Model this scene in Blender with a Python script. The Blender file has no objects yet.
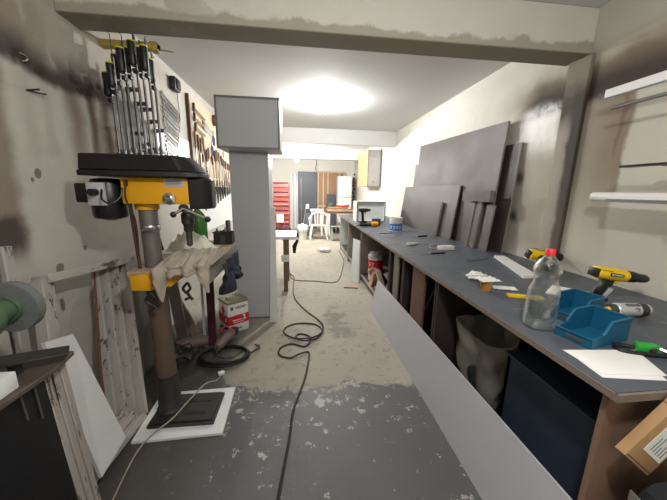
import bpy, bmesh, math, random
from mathutils import Vector, Matrix, Euler, noise
random.seed(7)
PI = math.pi
scene = bpy.context.scene
COL = scene.collection
R = math.radians

# ------------------------------------------------------------------ materials
def lin(c):
    return tuple(((v/255)/12.92 if v/255 <= .04045 else ((v/255+.055)/1.055)**2.4) for v in c) + (1,)

class NT:
    """small helper to write node graphs"""
    def __init__(s, name):
        s.m = bpy.data.materials.new(name); s.m.use_nodes = True
        s.t = s.m.node_tree; s.n = s.t.nodes; s.b = s.n['Principled BSDF']
        s.co = s.n.new('ShaderNodeTexCoord').outputs['Object']
    def link(s, a, b): s.t.links.new(a, b)
    def put(s, sock, v):
        if hasattr(v, 'is_linked'): s.link(v, sock)
        else: sock.default_value = v
    def math(s, op, a, b=0.0, c=None, clamp=False):
        n = s.n.new('ShaderNodeMath'); n.operation = op; n.use_clamp = clamp
        s.put(n.inputs[0], a); s.put(n.inputs[1], b)
        if c is not None: s.put(n.inputs[2], c)
        return n.outputs[0]
    def mul(s, *a):
        r = a[0]
        for x in a[1:]: r = s.math('MULTIPLY', r, x)
        return r
    def add(s, a, b): return s.math('ADD', a, b)
    def mx(s, a, b): return s.math('MAXIMUM', a, b)
    def step(s, v, lo, hi, o0=0.0, o1=1.0):
        n = s.n.new('ShaderNodeMapRange'); n.interpolation_type = 'SMOOTHSTEP'
        s.put(n.inputs[0], v); s.put(n.inputs[1], lo); s.put(n.inputs[2], hi); s.put(n.inputs[3], o0); s.put(n.inputs[4], o1)
        return n.outputs[0]
    def band(s, v, c, w):
        """1 at c, 0 beyond w"""
        return s.step(s.math('ABSOLUTE', s.math('SUBTRACT', v, c)), 0.0, w, 1.0, 0.0)
    def noise(s, scale, detail=4, rough=.6, stretch=(1, 1, 1), off=(0, 0, 0)):
        mp = s.n.new('ShaderNodeMapping'); mp.inputs['Scale'].default_value = stretch; mp.inputs['Location'].default_value = off
        s.link(s.co, mp.inputs[0])
        n = s.n.new('ShaderNodeTexNoise'); n.inputs['Scale'].default_value = scale
        n.inputs['Detail'].default_value = detail; n.inputs['Roughness'].default_value = rough
        s.link(mp.outputs[0], n.inputs['Vector'])
        return n.outputs['Fac']
    def voro(s, scale, stretch=(1, 1, 1)):
        mp = s.n.new('ShaderNodeMapping'); mp.inputs['Scale'].default_value = stretch; s.link(s.co, mp.inputs[0])
        n = s.n.new('ShaderNodeTexVoronoi'); n.inputs['Scale'].default_value = scale; s.link(mp.outputs[0], n.inputs['Vector'])
        return n.outputs['Distance']
    def mix(s, f, a, b):
        n = s.n.new('ShaderNodeMix'); n.data_type = 'RGBA'
        s.put(n.inputs[0], f); s.put(n.inputs[6], a); s.put(n.inputs[7], b)
        return n.outputs[2]
    def xyz(s):
        n = s.n.new('ShaderNodeSeparateXYZ'); s.link(s.co, n.inputs[0]); return n.outputs
    def out(s, col, rough=.6, metal=0.0, bump=None, bstr=.3, bdist=.01, spec=None):
        s.put(s.b.inputs['Base Color'], col); s.put(s.b.inputs['Roughness'], rough); s.put(s.b.inputs['Metallic'], metal)
        if spec is not None: s.b.inputs['Specular IOR Level'].default_value = spec
        if bump is not None:
            n = s.n.new('ShaderNodeBump'); n.inputs['Strength'].default_value = bstr; n.inputs['Distance'].default_value = bdist
            s.link(bump, n.inputs['Height']); s.link(n.outputs[0], s.b.inputs['Normal'])
        return s.m

def plain(name, c, rough=.55, metal=0.0, var=.12, scale=9, bump=.08, spec=None):
    t = NT(name); f = t.noise(scale)
    a = lin(c); d = tuple(x*(1-2*var) for x in a[:3])+(1,); l = tuple(min(1, x*(1+var)) for x in a[:3])+(1,)
    return t.out(t.mix(f, d, l), t.step(f, .2, .8, rough-.06, min(1, rough+.06)), metal, t.noise(scale*8) if bump else None, bump, .003, spec)

def wood(name, c1, c2, axis=2, scale=5, rough=.6):
    t = NT(name); st = [14, 14, 14]; st[axis] = .8
    f = t.noise(scale*.35, 6, .7, st); g = t.noise(scale*1.7, 3, .6, st)
    col = t.mix(f, lin(c1), lin(c2)); col = t.mix(t.step(g, .55, .75, 0, .35), col, tuple(x*.4 for x in lin(c1)[:3])+(1,))
    return t.out(col, rough, 0, g, .15, .003)

def peeling(name, axis=2):
    t = NT(name); st = [3.2, 3.2, 3.2]; st[axis] = .8
    f = t.noise(6, 8, .72, st); v = t.noise(2.2, 4, .6, st)
    paint = t.mix(v, lin((190, 186, 180)), lin((140, 134, 125)))
    bare = t.mix(t.noise(25, 3), lin((58, 44, 36)), lin((104, 88, 74)))
    col = t.mix(t.step(f, .56, .63), paint, bare)
    return t.out(col, .8, 0, f, .4, .006)

def glass(name, c, rough=.03, ior=1.45, alpha=None):
    t = NT(name); t.b.inputs['Transmission Weight'].default_value = 1.0; t.b.inputs['IOR'].default_value = ior
    return t.out(lin(c), rough)

def film(name, c, alpha, rough=.25, bump=.6, sc=18):
    t = NT(name); t.b.inputs['Alpha'].default_value = alpha
    return t.out(lin(c), rough, 0, t.noise(sc, 3), bump, .01)

def clear(name, tint, gloss, rough):
    t = NT(name); n = t.n
    tr = n.new('ShaderNodeBsdfTransparent'); tr.inputs[0].default_value = lin(tint)
    gl = n.new('ShaderNodeBsdfGlossy'); gl.inputs[0].default_value = (1, 1, 1, 1); gl.inputs['Roughness'].default_value = rough
    bp = n.new('ShaderNodeBump'); bp.inputs['Strength'].default_value = .35; bp.inputs['Distance'].default_value = .01
    t.link(t.noise(38, 3), bp.inputs['Height']); t.link(bp.outputs[0], gl.inputs['Normal'])
    lw = n.new('ShaderNodeLayerWeight'); lw.inputs[0].default_value = .35
    mx = n.new('ShaderNodeMixShader'); t.link(t.math('MULTIPLY_ADD', lw.outputs['Facing'], gloss, .05), mx.inputs[0])
    t.link(tr.outputs[0], mx.inputs[1]); t.link(gl.outputs[0], mx.inputs[2])
    n.remove(t.b); t.link(mx.outputs[0], n['Material Output'].inputs[0])
    return t.m

M = {}
M['white_paint'] = plain('white_paint', (222, 223, 222), .5, var=.04)
M['white_plastic'] = plain('white_plastic', (226, 225, 220), .35, var=.03, bump=0)
M['melamine'] = plain('grey_melamine', (178, 181, 184), .45, var=.02, bump=0)
M['melamine_edge'] = plain('dark_melamine_edge', (112, 110, 110), .5, var=.05, bump=0)
M['panel_grey'] = plain('panel_light_grey', (184, 184, 190), .38, var=.03, bump=0)
M['black_plastic'] = plain('black_plastic', (26, 26, 28), .42, var=.1)
M['black_gloss'] = plain('black_painted_steel', (24, 24, 27), .35, var=.15)
M['rubber'] = plain('black_rubber', (22, 22, 22), .6, var=.1)
M['cable_black'] = plain('cable_black', (30, 31, 32), .5, var=.05)
M['yellow'] = plain('yellow_enamel', (226, 164, 26), .42, var=.06)
M['tool_yellow'] = plain('tool_yellow', (246, 204, 28), .4, var=.05, bump=0)
M['clamp_yellow'] = plain('clamp_yellow', (226, 216, 60), .5, var=.05, bump=0)
M['steel'] = plain('steel', (150, 150, 150), .36, .85, var=.15)
M['clamp_steel'] = plain('clamp_steel', (96, 95, 93), .5, .45, var=.25)
M['scuffed'] = plain('scuffed_steel_plate', (100, 88, 80), .5, .3, var=.3, scale=12)
M['shade_grey_board'] = plain('shade_grey_board', (122, 118, 110), .7, var=.25, scale=4)  # board grey, lowered to stand in for shade below the drill table
M['dark_steel'] = plain('dark_steel', (92, 92, 92), .42, .7, var=.25)
M['chrome'] = plain('chrome', (205, 205, 205), .22, .95, var=.05)
M['iron'] = plain('cast_iron', (62, 58, 56), .5, .35, var=.3)
M['column_iron'] = plain('column_iron', (120, 117, 112), .45, .4, var=.25)
M['rust'] = plain('rusted_steel', (84, 58, 44), .75, .2, var=.3)
M['sleeve'] = plain('brown_sleeve', (96, 78, 64), .8, 0, var=.3, scale=5)
M['green_paint'] = plain('green_enamel', (76, 98, 74), .45, var=.2)
M['stone'] = plain('grinding_stone', (104, 108, 108), .9, var=.2, scale=40, bump=.4)
M['cardboard'] = plain('cardboard', (176, 140, 100), .85, var=.08, scale=4)
M['cardboard_dark'] = plain('cardboard_edge', (96, 70, 48), .9, var=.1)
M['paper'] = plain('white_paper', (232, 232, 228), .75, var=.03, bump=.05)
M['ink'] = plain('printed_ink', (96, 98, 108), .7, var=.05, bump=0)
M['rag'] = plain('grey_rag', (170, 159, 145), .95, var=.2, scale=14, bump=.5)
M['white_cloth'] = plain('white_cloth', (222, 222, 206), .95, var=.06, scale=14, bump=.4)
M['navy_cloth'] = plain('navy_cloth', (40, 46, 60), .9, var=.3, scale=20, bump=.4)
M['maroon'] = plain('maroon_fabric', (84, 32, 44), .8, var=.3)
M['dark_cloth'] = plain('dark_fabric', (40, 42, 46), .9, var=.3)
M['blue_bin'] = plain('blue_bin_plastic', (24, 92, 126), .4, var=.06, bump=0)
M['navy_plastic'] = plain('navy_plastic', (54, 63, 82), .5, var=.12)
M['red'] = plain('red_print', (194, 26, 52), .5, var=.05, bump=0)
M['cap_red'] = plain('red_cap', (212, 44, 52), .4, var=.03, bump=0)
M['red_drawer'] = plain('red_enamel', (162, 84, 78), .5, var=.1)
M['orange'] = plain('orange_plastic', (236, 84, 40), .5, var=.05)
M['blue_print'] = plain('blue_print', (36, 120, 200), .45, var=.05, bump=0)
M['blue_handle'] = plain('blue_handle', (54, 72, 150), .5, var=.05)
M['green_bright'] = plain('bright_green', (44, 168, 60), .5, var=.06)
M['pink_grey'] = plain('worn_tool_pink', (110, 92, 88), .6, var=.2)
M['tin'] = plain('tin_top', (150, 146, 120), .45, .4, var=.15)
M['tan_board'] = plain('tan_hardboard', (200, 182, 154), .75, var=.06)
M['white_board'] = plain('white_wall_panel', (224, 228, 226), .45, var=.03, bump=0)
M['dark_door'] = plain('slate_door', (84, 88, 98), .45, var=.05)
M['weathered'] = plain('weathered_boards_front', (196, 193, 190), .75, var=.12, scale=5)
M['plywood'] = wood('plywood_top', (150, 128, 104), (182, 162, 136), 1)
M['pine'] = wood('pine', (168, 124, 88), (198, 156, 118), 2)
M['stud'] = wood('stud_pine', (200, 176, 146), (224, 208, 182), 2)
M['osb'] = wood('brown_ply', (158, 120, 92), (182, 146, 112), 2)
M['brown_wood'] = wood('brown_wood', (98, 70, 54), (124, 94, 74), 2)
M['red_wood'] = wood('reddish_wood', (84, 54, 43), (110, 74, 58), 2)
M['end_wood'] = wood('worn_end_wood', (122, 94, 76), (150, 122, 102), 2)
M['grey_wood'] = wood('grey_wood', (120, 112, 102), (148, 140, 130), 2)
M['edge_wood'] = wood('raw_edge', (150, 126, 104), (176, 154, 132), 1)
M['top_edge'] = wood('worn_worktop_edge', (104, 94, 88), (138, 124, 112), 1)
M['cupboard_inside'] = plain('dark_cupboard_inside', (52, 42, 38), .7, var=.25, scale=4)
M['handle_wood'] = wood('handle_wood', (118, 88, 62), (152, 118, 86), 1)
M['dark_handle'] = wood('dark_handle_wood', (66, 44, 34), (98, 64, 46), 2)
M['yellow_rail'] = wood('yellow_rail_wood', (142, 122, 50), (172, 150, 74), 0)
M['wenge'] = plain('wenge_laminate', (70, 62, 59), .55, var=.08, scale=3)
M['wenge_light'] = plain('laminate_edge', (136, 126, 120), .55, var=.08)
M['peel_v'] = peeling('peeling_paint_upright', 2)
M['peel_h'] = peeling('peeling_paint_rail', 1)
M['pet'] = clear('clear_pet', (252, 253, 252), .85, .13)
M['pet_green'] = film('green_pet', (60, 124, 50), .95, .15, .2)
M['water'] = clear('water', (236, 243, 240), .45, .06)
M['cup'] = film('amber_cup', (196, 140, 70), .8)
M['bag_film'] = film('clear_bag_film', (172, 168, 158), .34, .2, .8, 6)
M['white_bag'] = film('white_bag_film', (232, 232, 226), .95, .4)
M['spray_white'] = plain('spray_can_white', (206, 208, 204), .35, .3, var=.05, bump=0)
e = NT('lamp_glow'); e.b.inputs['Emission Color'].default_value = (1, .985, .955, 1); e.b.inputs['Emission Strength'].default_value = 1500
M['glow'] = e.out((1, 1, 1, 1), .5)
e2 = NT('lamp_glow_far'); e2.b.inputs['Emission Color'].default_value = (1, .985, .95, 1); e2.b.inputs['Emission Strength'].default_value = 3800
M['glow_far'] = e2.out((1, 1, 1, 1), .5)

def mat_floor():
    t = NT('worn_concrete'); x, y, z = t.xyz()
    n1 = t.noise(3.2, 8, .65); n2 = t.noise(11, 8, .7); n3 = t.noise(1.1, 3, .5)
    edge = t.add(y, t.add(t.mul(t.math('SUBTRACT', n1, .5), .55), t.mul(t.math('SUBTRACT', n2, .5), .25)))
    edge = t.math('SUBTRACT', edge, t.mul(t.step(x, -.35, -1.0), .55))
    far = t.step(edge, 1.90, 1.95)
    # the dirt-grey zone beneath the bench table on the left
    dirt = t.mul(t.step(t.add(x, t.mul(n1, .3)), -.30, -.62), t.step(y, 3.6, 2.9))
    pale = t.mix(n3, lin((140, 134, 122)), lin((172, 166, 152)))
    pale = t.mix(t.step(n2, .52, .66, 0, .65), pale, lin((112, 107, 98)))
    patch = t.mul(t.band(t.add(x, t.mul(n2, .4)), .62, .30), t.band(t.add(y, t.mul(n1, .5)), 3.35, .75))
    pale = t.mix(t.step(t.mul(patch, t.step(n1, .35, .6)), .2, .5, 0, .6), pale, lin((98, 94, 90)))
    smear = t.mul(t.step(y, 4.5, 5.4), t.band(x, 1.0, .55), t.step(y, 6.6, 5.9))
    pale = t.mix(t.mul(smear, .35), pale, lin((130, 124, 112)))
    dark = t.mix(n1, lin((70, 70, 71)), lin((92, 91, 90)))
    chip = t.step(t.add(t.noise(11, 8, .72, off=(3, 1, 0)), t.mul(t.noise(1.4, 2, off=(5, 5, 0)), .25)), .715, .745)
    fleck = t.step(t.voro(13), .12, .09)
    fleck = t.mul(fleck, t.step(t.noise(4, 2, off=(9, 0, 0)), .5, .56))
    dark = t.mix(t.mx(chip, t.mul(fleck, .8)), dark, lin((158, 155, 149)))
    col = t.mix(far, dark, pale)
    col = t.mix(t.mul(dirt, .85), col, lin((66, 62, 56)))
    fl2 = t.mul(t.step(t.voro(6.5), .055, .04), t.step(t.noise(3, 2, off=(2, 7, 0)), .5, .55))
    col = t.mix(t.mul(fl2, .7), col, lin((226, 224, 216)))
    return t.out(col, t.step(far, 0, 1, .55, .8), 0, t.add(n2, t.mul(far, -.4)), .35, .01)

def mat_wall_left():
    t = NT('sooty_wall_left'); x, y, z = t.xyz()
    n = t.noise(2.3, 5, .6); n2 = t.noise(9, 6, .7)
    zz = t.add(z, t.mul(t.math('SUBTRACT', n, .5), .22)); yy = t.add(y, t.mul(t.math('SUBTRACT', n, .5), .16))
    base = t.mix(n2, lin((176, 171, 161)), lin((196, 192, 184)))
    near = t.step(y, 2.95, 2.6)
    base = t.mix(t.mul(near, t.step(zz, 2.1, 2.3), .75, t.step(y, 2.2, 1.7, .35, 1.0)), base, lin((140, 124, 104)))
    c_soot, c_brown = lin((48, 36, 28)), lin((104, 80, 60))
    band = t.mul(t.step(zz, 2.05, 2.11), t.step(zz, 2.34, 2.13), t.step(y, 2.75, 2.45))
    cols = t.mul(t.mx(t.mx(t.mul(t.band(yy, 2.12, .13), .8), t.mul(t.band(yy, 2.28, .09), .95)), t.mul(t.band(yy, 2.43, .12), .95)), t.step(z, 1.15, 2.0), t.step(z, 2.3, 2.1))
    left = t.mul(t.step(yy, 1.70, 1.62), t.step(z, 1.0, 1.3), t.step(z, 2.3, 2.1), .7)
    blot = t.mul(t.step(yy, 1.68, 1.60), t.step(zz, 1.12, 1.22), t.step(zz, 1.42, 1.34))
    low = t.mul(t.step(z, 1.12, .9), t.step(y, 1.9, 1.4), .5)
    m1 = t.mx(t.mx(cols, left), low)
    col = t.mix(m1, base, c_brown)
    col = t.mix(t.mx(t.mul(band, .97), t.mul(blot, .85)), col, c_soot)
    for (py, pz, ry, rz) in ((1.775, 1.565, .022, .03), (1.735, 1.53, .012, .014), (1.80, 1.02, .03, .03), (1.77, .80, .02, .045), (2.02, 1.10, .015, .02)):
        m = t.mul(t.band(t.add(y, t.mul(t.math('SUBTRACT', n2, .5), .05)), py, ry*1.4), t.band(z, pz, rz*1.4))
        col = t.mix(t.step(m, .15, .4, 0, .8), col, lin((88, 78, 70)))
    return t.out(col, .8, 0, n2, .25, .006)

def mat_wall_right():
    t = NT('sooty_wall_right'); x, y, z = t.xyz()
    n = t.noise(2.1, 5, .6); n2 = t.noise(9, 6, .7)
    zz = t.add(z, t.mul(t.math('SUBTRACT', n, .5), .2)); yy = t.add(y, t.mul(t.math('SUBTRACT', n, .5), .2))
    base = t.mix(n2, lin((196, 193, 184)), lin((212, 210, 202)))
    near = t.step(yy, 2.5, 2.1)
    base = t.mix(t.mul(near, .8), base, lin((188, 184, 170)))
    band = t.mul(t.step(zz, 2.12, 2.20), t.step(zz, 2.50, 2.24), t.step(yy, 2.85, 2.45))
    upper = t.mul(t.step(zz, 2.22, 2.35), t.step(zz, 2.62, 2.36), t.step(y, 3.2, 2.4), .75)
    colb = t.mul(t.band(yy, 1.78, .08), t.step(z, 1.2, 1.9), t.step(z, 2.35, 2.2), .95)
    wide = t.mul(t.step(yy, 1.70, 1.74), t.step(z, .95, 1.75), t.step(z, 2.4, 2.2), t.step(yy, 2.3, 2.1), t.step(yy, 1.72, 2.05, 1.0, .7), .82)
    far = t.mul(t.step(yy, 2.2, 2.3), t.step(yy, 2.78, 2.6), t.step(z, .9, 1.1), t.step(z, 2.2, 1.7), .45)
    upper = t.mx(upper, t.mul(t.step(zz, 2.15, 2.28), t.step(zz, 2.56, 2.38), t.step(y, 2.95, 2.5), .85))
    sp = t.mul(t.band(yy, 2.62, .09), t.mx(t.mul(t.band(z, 1.65, .10), .9), t.mul(t.band(z, 1.28, .1), .9)))
    col = t.mix(t.mx(t.mx(wide, upper), t.mx(far, t.mul(colb, 1))), base, lin((112, 92, 70)))
    col = t.mix(t.mx(t.mul(band, .95), sp), col, lin((46, 35, 28)))
    lamp_sheen = t.mul(t.step(yy, 2.24, 2.32), t.step(yy, 2.75, 2.6), t.step(zz, 1.75, 2.0), t.step(zz, 2.3, 2.2))
    col = t.mix(t.mul(lamp_sheen, .55, t.step(n2, .35, .6)), col, lin((214, 214, 214)))  # whitish sheen of the lamp mixed into the wall colour
    rough = t.step(lamp_sheen, 0, 1, .8, .42)
    return t.out(col, rough, 0, n2, .3, .006)

def mat_pillar():
    t = NT('sooty_pillar'); x, y, z = t.xyz(); n = t.noise(4, 5, .65)
    zz = t.add(z, t.mul(t.math('SUBTRACT', n, .5), .25))
    col = t.mix(n, lin((108, 98, 86)), lin((136, 126, 112)))
    m = t.mx(t.mul(t.band(zz, 2.18, .22), .95), t.mul(t.step(t.add(y, t.mul(n, .1)), 2.27, 2.19), t.step(zz, 2.4, 2.2), t.step(zz, .75, 1.8, .65, 1.0)))
    col = t.mix(t.mul(m, .9), col, lin((48, 39, 33)))
    lite = t.mul(t.step(t.add(y, t.mul(n, .1)), 2.16, 2.21), t.step(zz, 2.15, 1.95))
    col = t.mix(t.mul(lite, .6), col, lin((176, 168, 158)))
    return t.out(col, .75, 0, n, .3, .01)

def mat_beam():
    t = NT('stained_shaded_beam'); x, y, z = t.xyz(); n = t.noise(2.6, 6, .65); n2 = t.noise(8, 5)
    col = t.mix(n2, lin((198, 195, 184)), lin((210, 208, 198)))
    drip = t.step(t.add(z, t.mul(t.math('SUBTRACT', n, .5), .26)), 2.575, 2.545)
    col = t.mix(t.mul(drip, .7), col, lin((142, 134, 116)))
    under = t.step(z, 2.515, 2.508)  # underside shade painted into the beam colour
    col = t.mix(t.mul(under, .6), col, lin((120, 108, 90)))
    patch = t.mul(t.step(x, -.2, -.8), t.step(n, .5, .54))
    col = t.mix(t.mul(patch, .5), col, lin((150, 144, 138)))
    return t.out(col, .8, 0, n2, .25, .006)

def mat_worktop():
    t = NT('worn_slate_worktop'); n = t.noise(3, 5, .65); n2 = t.noise(26, 5, .7, (1, .35, 1))
    n3 = t.noise(2.4, 3, .5, (1, 8, 1), (4, 2, 0))
    col = t.mix(n, lin((62, 67, 76)), lin((96, 101, 108)))
    col = t.mix(t.step(n2, .55, .70, 0, .5), col, lin((122, 127, 134)))
    col = t.mix(t.step(n3, .66, .70, 0, .35), col, lin((150, 150, 152)))
    return t.out(col, t.step(n, .3, .7, .38, .6), 0, n2, .15, .003)

M['floor'] = mat_floor(); M['wall_l'] = mat_wall_left(); M['wall_r'] = mat_wall_right()
M['pillar'] = mat_pillar(); M['beam'] = mat_beam(); M['worktop'] = mat_worktop()
M['ceiling'] = plain('ceiling_paint', (204, 204, 202), .85, var=.03, scale=2)
M['wall_white'] = plain('white_wall', (224, 222, 214), .85, var=.03, scale=3)

# ------------------------------------------------------------------ mesh helpers
class MB:
    def __init__(s): s.bm = bmesh.new()
    def _xf(s, vs, mat):
        for v in vs: v.co = mat @ v.co
    def box(s, c, size, rot=None, bev=0.0, taper=None):
        r = bmesh.ops.create_cube(s.bm, size=1.0); vs = r['verts']
        for v in vs:
            k = 1.0
            if taper and v.co.z > 0: k = taper
            v.co = Vector((v.co.x*size[0]*k, v.co.y*size[1]*k, v.co.z*size[2]))
        if bev:
            es = list({e for v in vs for e in v.link_edges})
            g = bmesh.ops.bevel(s.bm, geom=es, offset=bev, segments=2, affect='EDGES', profile=.5)
            vs = list({v for f in g['faces'] for v in f.verts} | {v for v in vs if v.is_valid})
        m = Matrix.Translation(c) @ (Euler(rot).to_matrix().to_4x4() if rot else Matrix())
        s._xf(vs, m); return s
    def span(s, lo, hi, bev=0.0):
        return s.box([(a+b)/2 for a, b in zip(lo, hi)], [abs(b-a) for a, b in zip(lo, hi)], None, bev)
    def bar(s, p0, p1, w, h, up=(0, 0, 1), bev=0.0):
        """box from p0 to p1; w across, h along up"""
        p0, p1 = Vector(p0), Vector(p1); d = p1-p0; L = d.length; d.normalize()
        up = Vector(up); sd = d.cross(up).normalized(); u = sd.cross(d).normalized()
        r = bmesh.ops.create_cube(s.bm, size=1.0); vs = r['verts']
        for v in vs: v.co = Vector((v.co.x*w, v.co.y*L, v.co.z*h))
        if bev:
            es = list({e for v in vs for e in v.link_edges})
            g = bmesh.ops.bevel(s.bm, geom=es, offset=bev, segments=1, affect='EDGES')
            vs = list({v for f in g['faces'] for v in f.verts} | {v for v in vs if v.is_valid})
        m = Matrix((sd, d, u)).transposed().to_4x4(); m.translation = (p0+p1)/2
        s._xf(vs, m); return s
    def prism(s, pts, h, mat=None):
        """polygon in xy extruded by h along z, then moved by mat"""
        a = [s.bm.verts.new((x, y, 0)) for x, y in pts]; b = [s.bm.verts.new((x, y, h)) for x, y in pts]
        n = len(pts); s.bm.faces.new(a[::-1]); s.bm.faces.new(b)
        for i in range(n): s.bm.faces.new((a[i], a[(i+1) % n], b[(i+1) % n], b[i]))
        if mat is not None: s._xf(a+b, mat)
        return s
    def slab(s, quad, nrm, th):
        """a quad given by 3D corners, thickened by th along nrm"""
        nrm = Vector(nrm).normalized()*th
        a = [s.bm.verts.new(q) for q in quad]; b = [s.bm.verts.new(Vector(q)+nrm) for q in quad]
        n = len(quad); s.bm.faces.new(a); s.bm.faces.new(b[::-1])
        for i in range(n): s.bm.faces.new((a[i], b[i], b[(i+1) % n], a[(i+1) % n]))
        return s
    def tube(s, pts, r, n=8, closed=False):
        pts = [Vector(p) for p in pts]; N = len(pts); rings = []; prev = None
        rs = r if isinstance(r, (list, tuple)) else [r]*N
        for i, p in enumerate(pts):
            a = pts[i-1] if i > 0 else (pts[-1] if closed else pts[0]); b = pts[(i+1) % N] if (i < N-1 or closed) else pts[-1]
            d = (b-a).normalized() if (b-a).length > 1e-9 else Vector((0, 0, 1))
            if prev is None:
                prev = d.orthogonal().normalized()
            prev = (prev-d*prev.dot(d))
            prev = prev.normalized() if prev.length > 1e-6 else d.orthogonal().normalized()
            q = d.cross(prev)
            rings.append([s.bm.verts.new(p+(prev*math.cos(2*PI*k/n)+q*math.sin(2*PI*k/n))*rs[i]) for k in range(n)])
        for i in range(N-1 if not closed else N):
            A, B = rings[i], rings[(i+1) % N]
            for k in range(n): s.bm.faces.new((A[k], A[(k+1) % n], B[(k+1) % n], B[k]))
        if not closed: s.bm.faces.new(rings[0][::-1]); s.bm.faces.new(rings[-1])
        return s
    def cyl(s, p0, p1, r0, r1=None, n=20): return s.tube([p0, p1], [r0, r0 if r1 is None else r1], n)
    def lathe(s, prof, n=28, mat=None, cap=True, wob=None):
        rings = []; new = []
        for j, (r, z) in enumerate(prof):
            ring = []
            for k in range(n):
                a = 2*PI*k/n; rr = r*(wob(a, z) if wob else 1)
                ring.append(s.bm.verts.new((rr*math.cos(a), rr*math.sin(a), z)))
            rings.append(ring); new += ring
        for A, B in zip(rings, rings[1:]):
            for k in range(n): s.bm.faces.new((A[k], A[(k+1) % n], B[(k+1) % n], B[k]))
        if cap:
            s.bm.faces.new(rings[0][::-1]); s.bm.faces.new(rings[-1])
        if mat is not None: s._xf(new, mat)
        return s
    def ball(s, c, r, sc=(1, 1, 1), wob=0.0, freq=6, sub=3, seed=0, zmin=None):
        g = bmesh.ops.create_icosphere(s.bm, subdivisions=sub, radius=1.0)
        for v in g['verts']:
            k = 1+wob*noise.noise(v.co*freq*.4+Vector((seed*3.1, seed, 0)))
            v.co = Vector(c)+Vector((v.co.x*sc[0], v.co.y*sc[1], v.co.z*sc[2]))*r*k
            if zmin is not None: v.co.z = max(v.co.z, zmin)
        return s
    def sheet(s, fn, nu, nv, th=.003):
        """fn(u,v)->point for u,v in 0..1, given a thickness downwards"""
        P = [[Vector(fn(i/nu, j/nv)) for j in range(nv+1)] for i in range(nu+1)]
        def nrm(i, j):
            a = P[min(i+1, nu)][j]-P[max(i-1, 0)][j]; b = P[i][min(j+1, nv)]-P[i][max(j-1, 0)]
            c = a.cross(b); return c.normalized() if c.length > 1e-12 else Vector((0, 0, 1))
        A = [[s.bm.verts.new(P[i][j]) for j in range(nv+1)] for i in range(nu+1)]
        B = [[s.bm.verts.new(P[i][j]-nrm(i, j)*th) for j in range(nv+1)] for i in range(nu+1)]
        for i in range(nu):
            for j in range(nv):
                s.bm.faces.new((A[i][j], A[i+1][j], A[i+1][j+1], A[i][j+1]))
                s.bm.faces.new((B[i][j], B[i][j+1], B[i+1][j+1], B[i+1][j]))
        for i in range(nu):
            s.bm.faces.new((A[i][0], B[i][0], B[i+1][0], A[i+1][0])); s.bm.faces.new((A[i+1][nv], B[i+1][nv], B[i][nv], A[i][nv]))
        for j in range(nv):
            s.bm.faces.new((A[0][j+1], B[0][j+1], B[0][j], A[0][j])); s.bm.faces.new((A[nu][j], B[nu][j], B[nu][j+1], A[nu][j+1]))
        return s
    def build(s, name, mat, parent=None, bevel=0.0, smooth=True, shift=None):
        bmesh.ops.recalc_face_normals(s.bm, faces=s.bm.faces)
        if shift is not None:
            for v in s.bm.verts: v.co -= Vector(shift)
        me = bpy.data.meshes.new(name); s.bm.to_mesh(me); s.bm.free()
        if smooth:
            me.polygons.foreach_set('use_smooth', [True]*len(me.polygons)); me.set_sharp_from_angle(angle=R(38))
        me.materials.append(M[mat] if isinstance(mat, str) else mat)
        o = bpy.data.objects.new(name, me); COL.objects.link(o)
        if parent is not None: o.parent = parent
        if bevel:
            b = o.modifiers.new('Bevel', 'BEVEL'); b.width = bevel; b.segments = 2; b.limit_method = 'ANGLE'; b.angle_limit = R(50)
        return o

def tag(o, label, cat, group=None, kind=None):
    o['label'] = label; o['category'] = cat
    if group: o['group'] = group
    if kind: o['kind'] = kind
    return o
def thing(name, label, cat, loc=(0, 0, 0), rz=0.0, group=None, rot=None):
    o = bpy.data.objects.new(name, None); o.empty_display_size = .05; COL.objects.link(o)
    o.location = loc; o.rotation_euler = rot if rot else (0, 0, rz)
    return tag(o, label, cat, group)
def copy_tree(o, parent=None):
    c = o.copy(); COL.objects.link(c)
    if parent is not None: c.parent = parent
    for ch in list(o.children): copy_tree(ch, c)
    return c
def solo(name, mb, mat, label, cat, loc=None, rz=0.0, rot=None, group=None, bevel=0.0):
    """a thing that is one mesh; its mesh is written round its own base"""
    o = mb.build(name, mat, None, bevel)
    if loc is not None: o.location = loc
    o.rotation_euler = rot if rot else (0, 0, rz)
    return tag(o, label, cat, group)
def struct(name, mb, mat, bevel=0.0):
    o = mb.build(name, mat, None, bevel); o['kind'] = 'structure'; return o
def spline(pts, k=8, closed=False):
    P = [Vector(p) for p in pts]; out = []; n = len(P)
    for i in range(n if closed else n-1):
        g = (lambda q: P[q % n]) if closed else (lambda q: P[max(0, min(n-1, q))])
        a, b, c, d = g(i-1), g(i), g(i+1), g(i+2)
        for j in range(k):
            t = j/k
            out.append(.5*((2*b)+(c-a)*t+(2*a-5*b+4*c-d)*t*t+(3*b-a-3*c+d)*t**3))
    if not closed: out.append(P[-1])
    return out
def lettering(txt, size, mat, parent, mtx, name='lettering', depth=.0008):
    cu = bpy.data.curves.new('t', 'FONT'); cu.body = txt; cu.size = size; cu.extrude = depth; cu.align_x = 'CENTER'; cu.align_y = 'CENTER'
    o = bpy.data.objects.new('t', cu); COL.objects.link(o)
    dg = bpy.context.evaluated_depsgraph_get(); me = bpy.data.meshes.new_from_object(o.evaluated_get(dg))
    bpy.data.objects.remove(o); bpy.data.curves.remove(cu)
    me.transform(mtx); me.materials.clear(); me.materials.append(M[mat]); me.name = name
    q = bpy.data.objects.new(name, me); COL.objects.link(q); q.parent = parent
    return q

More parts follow.
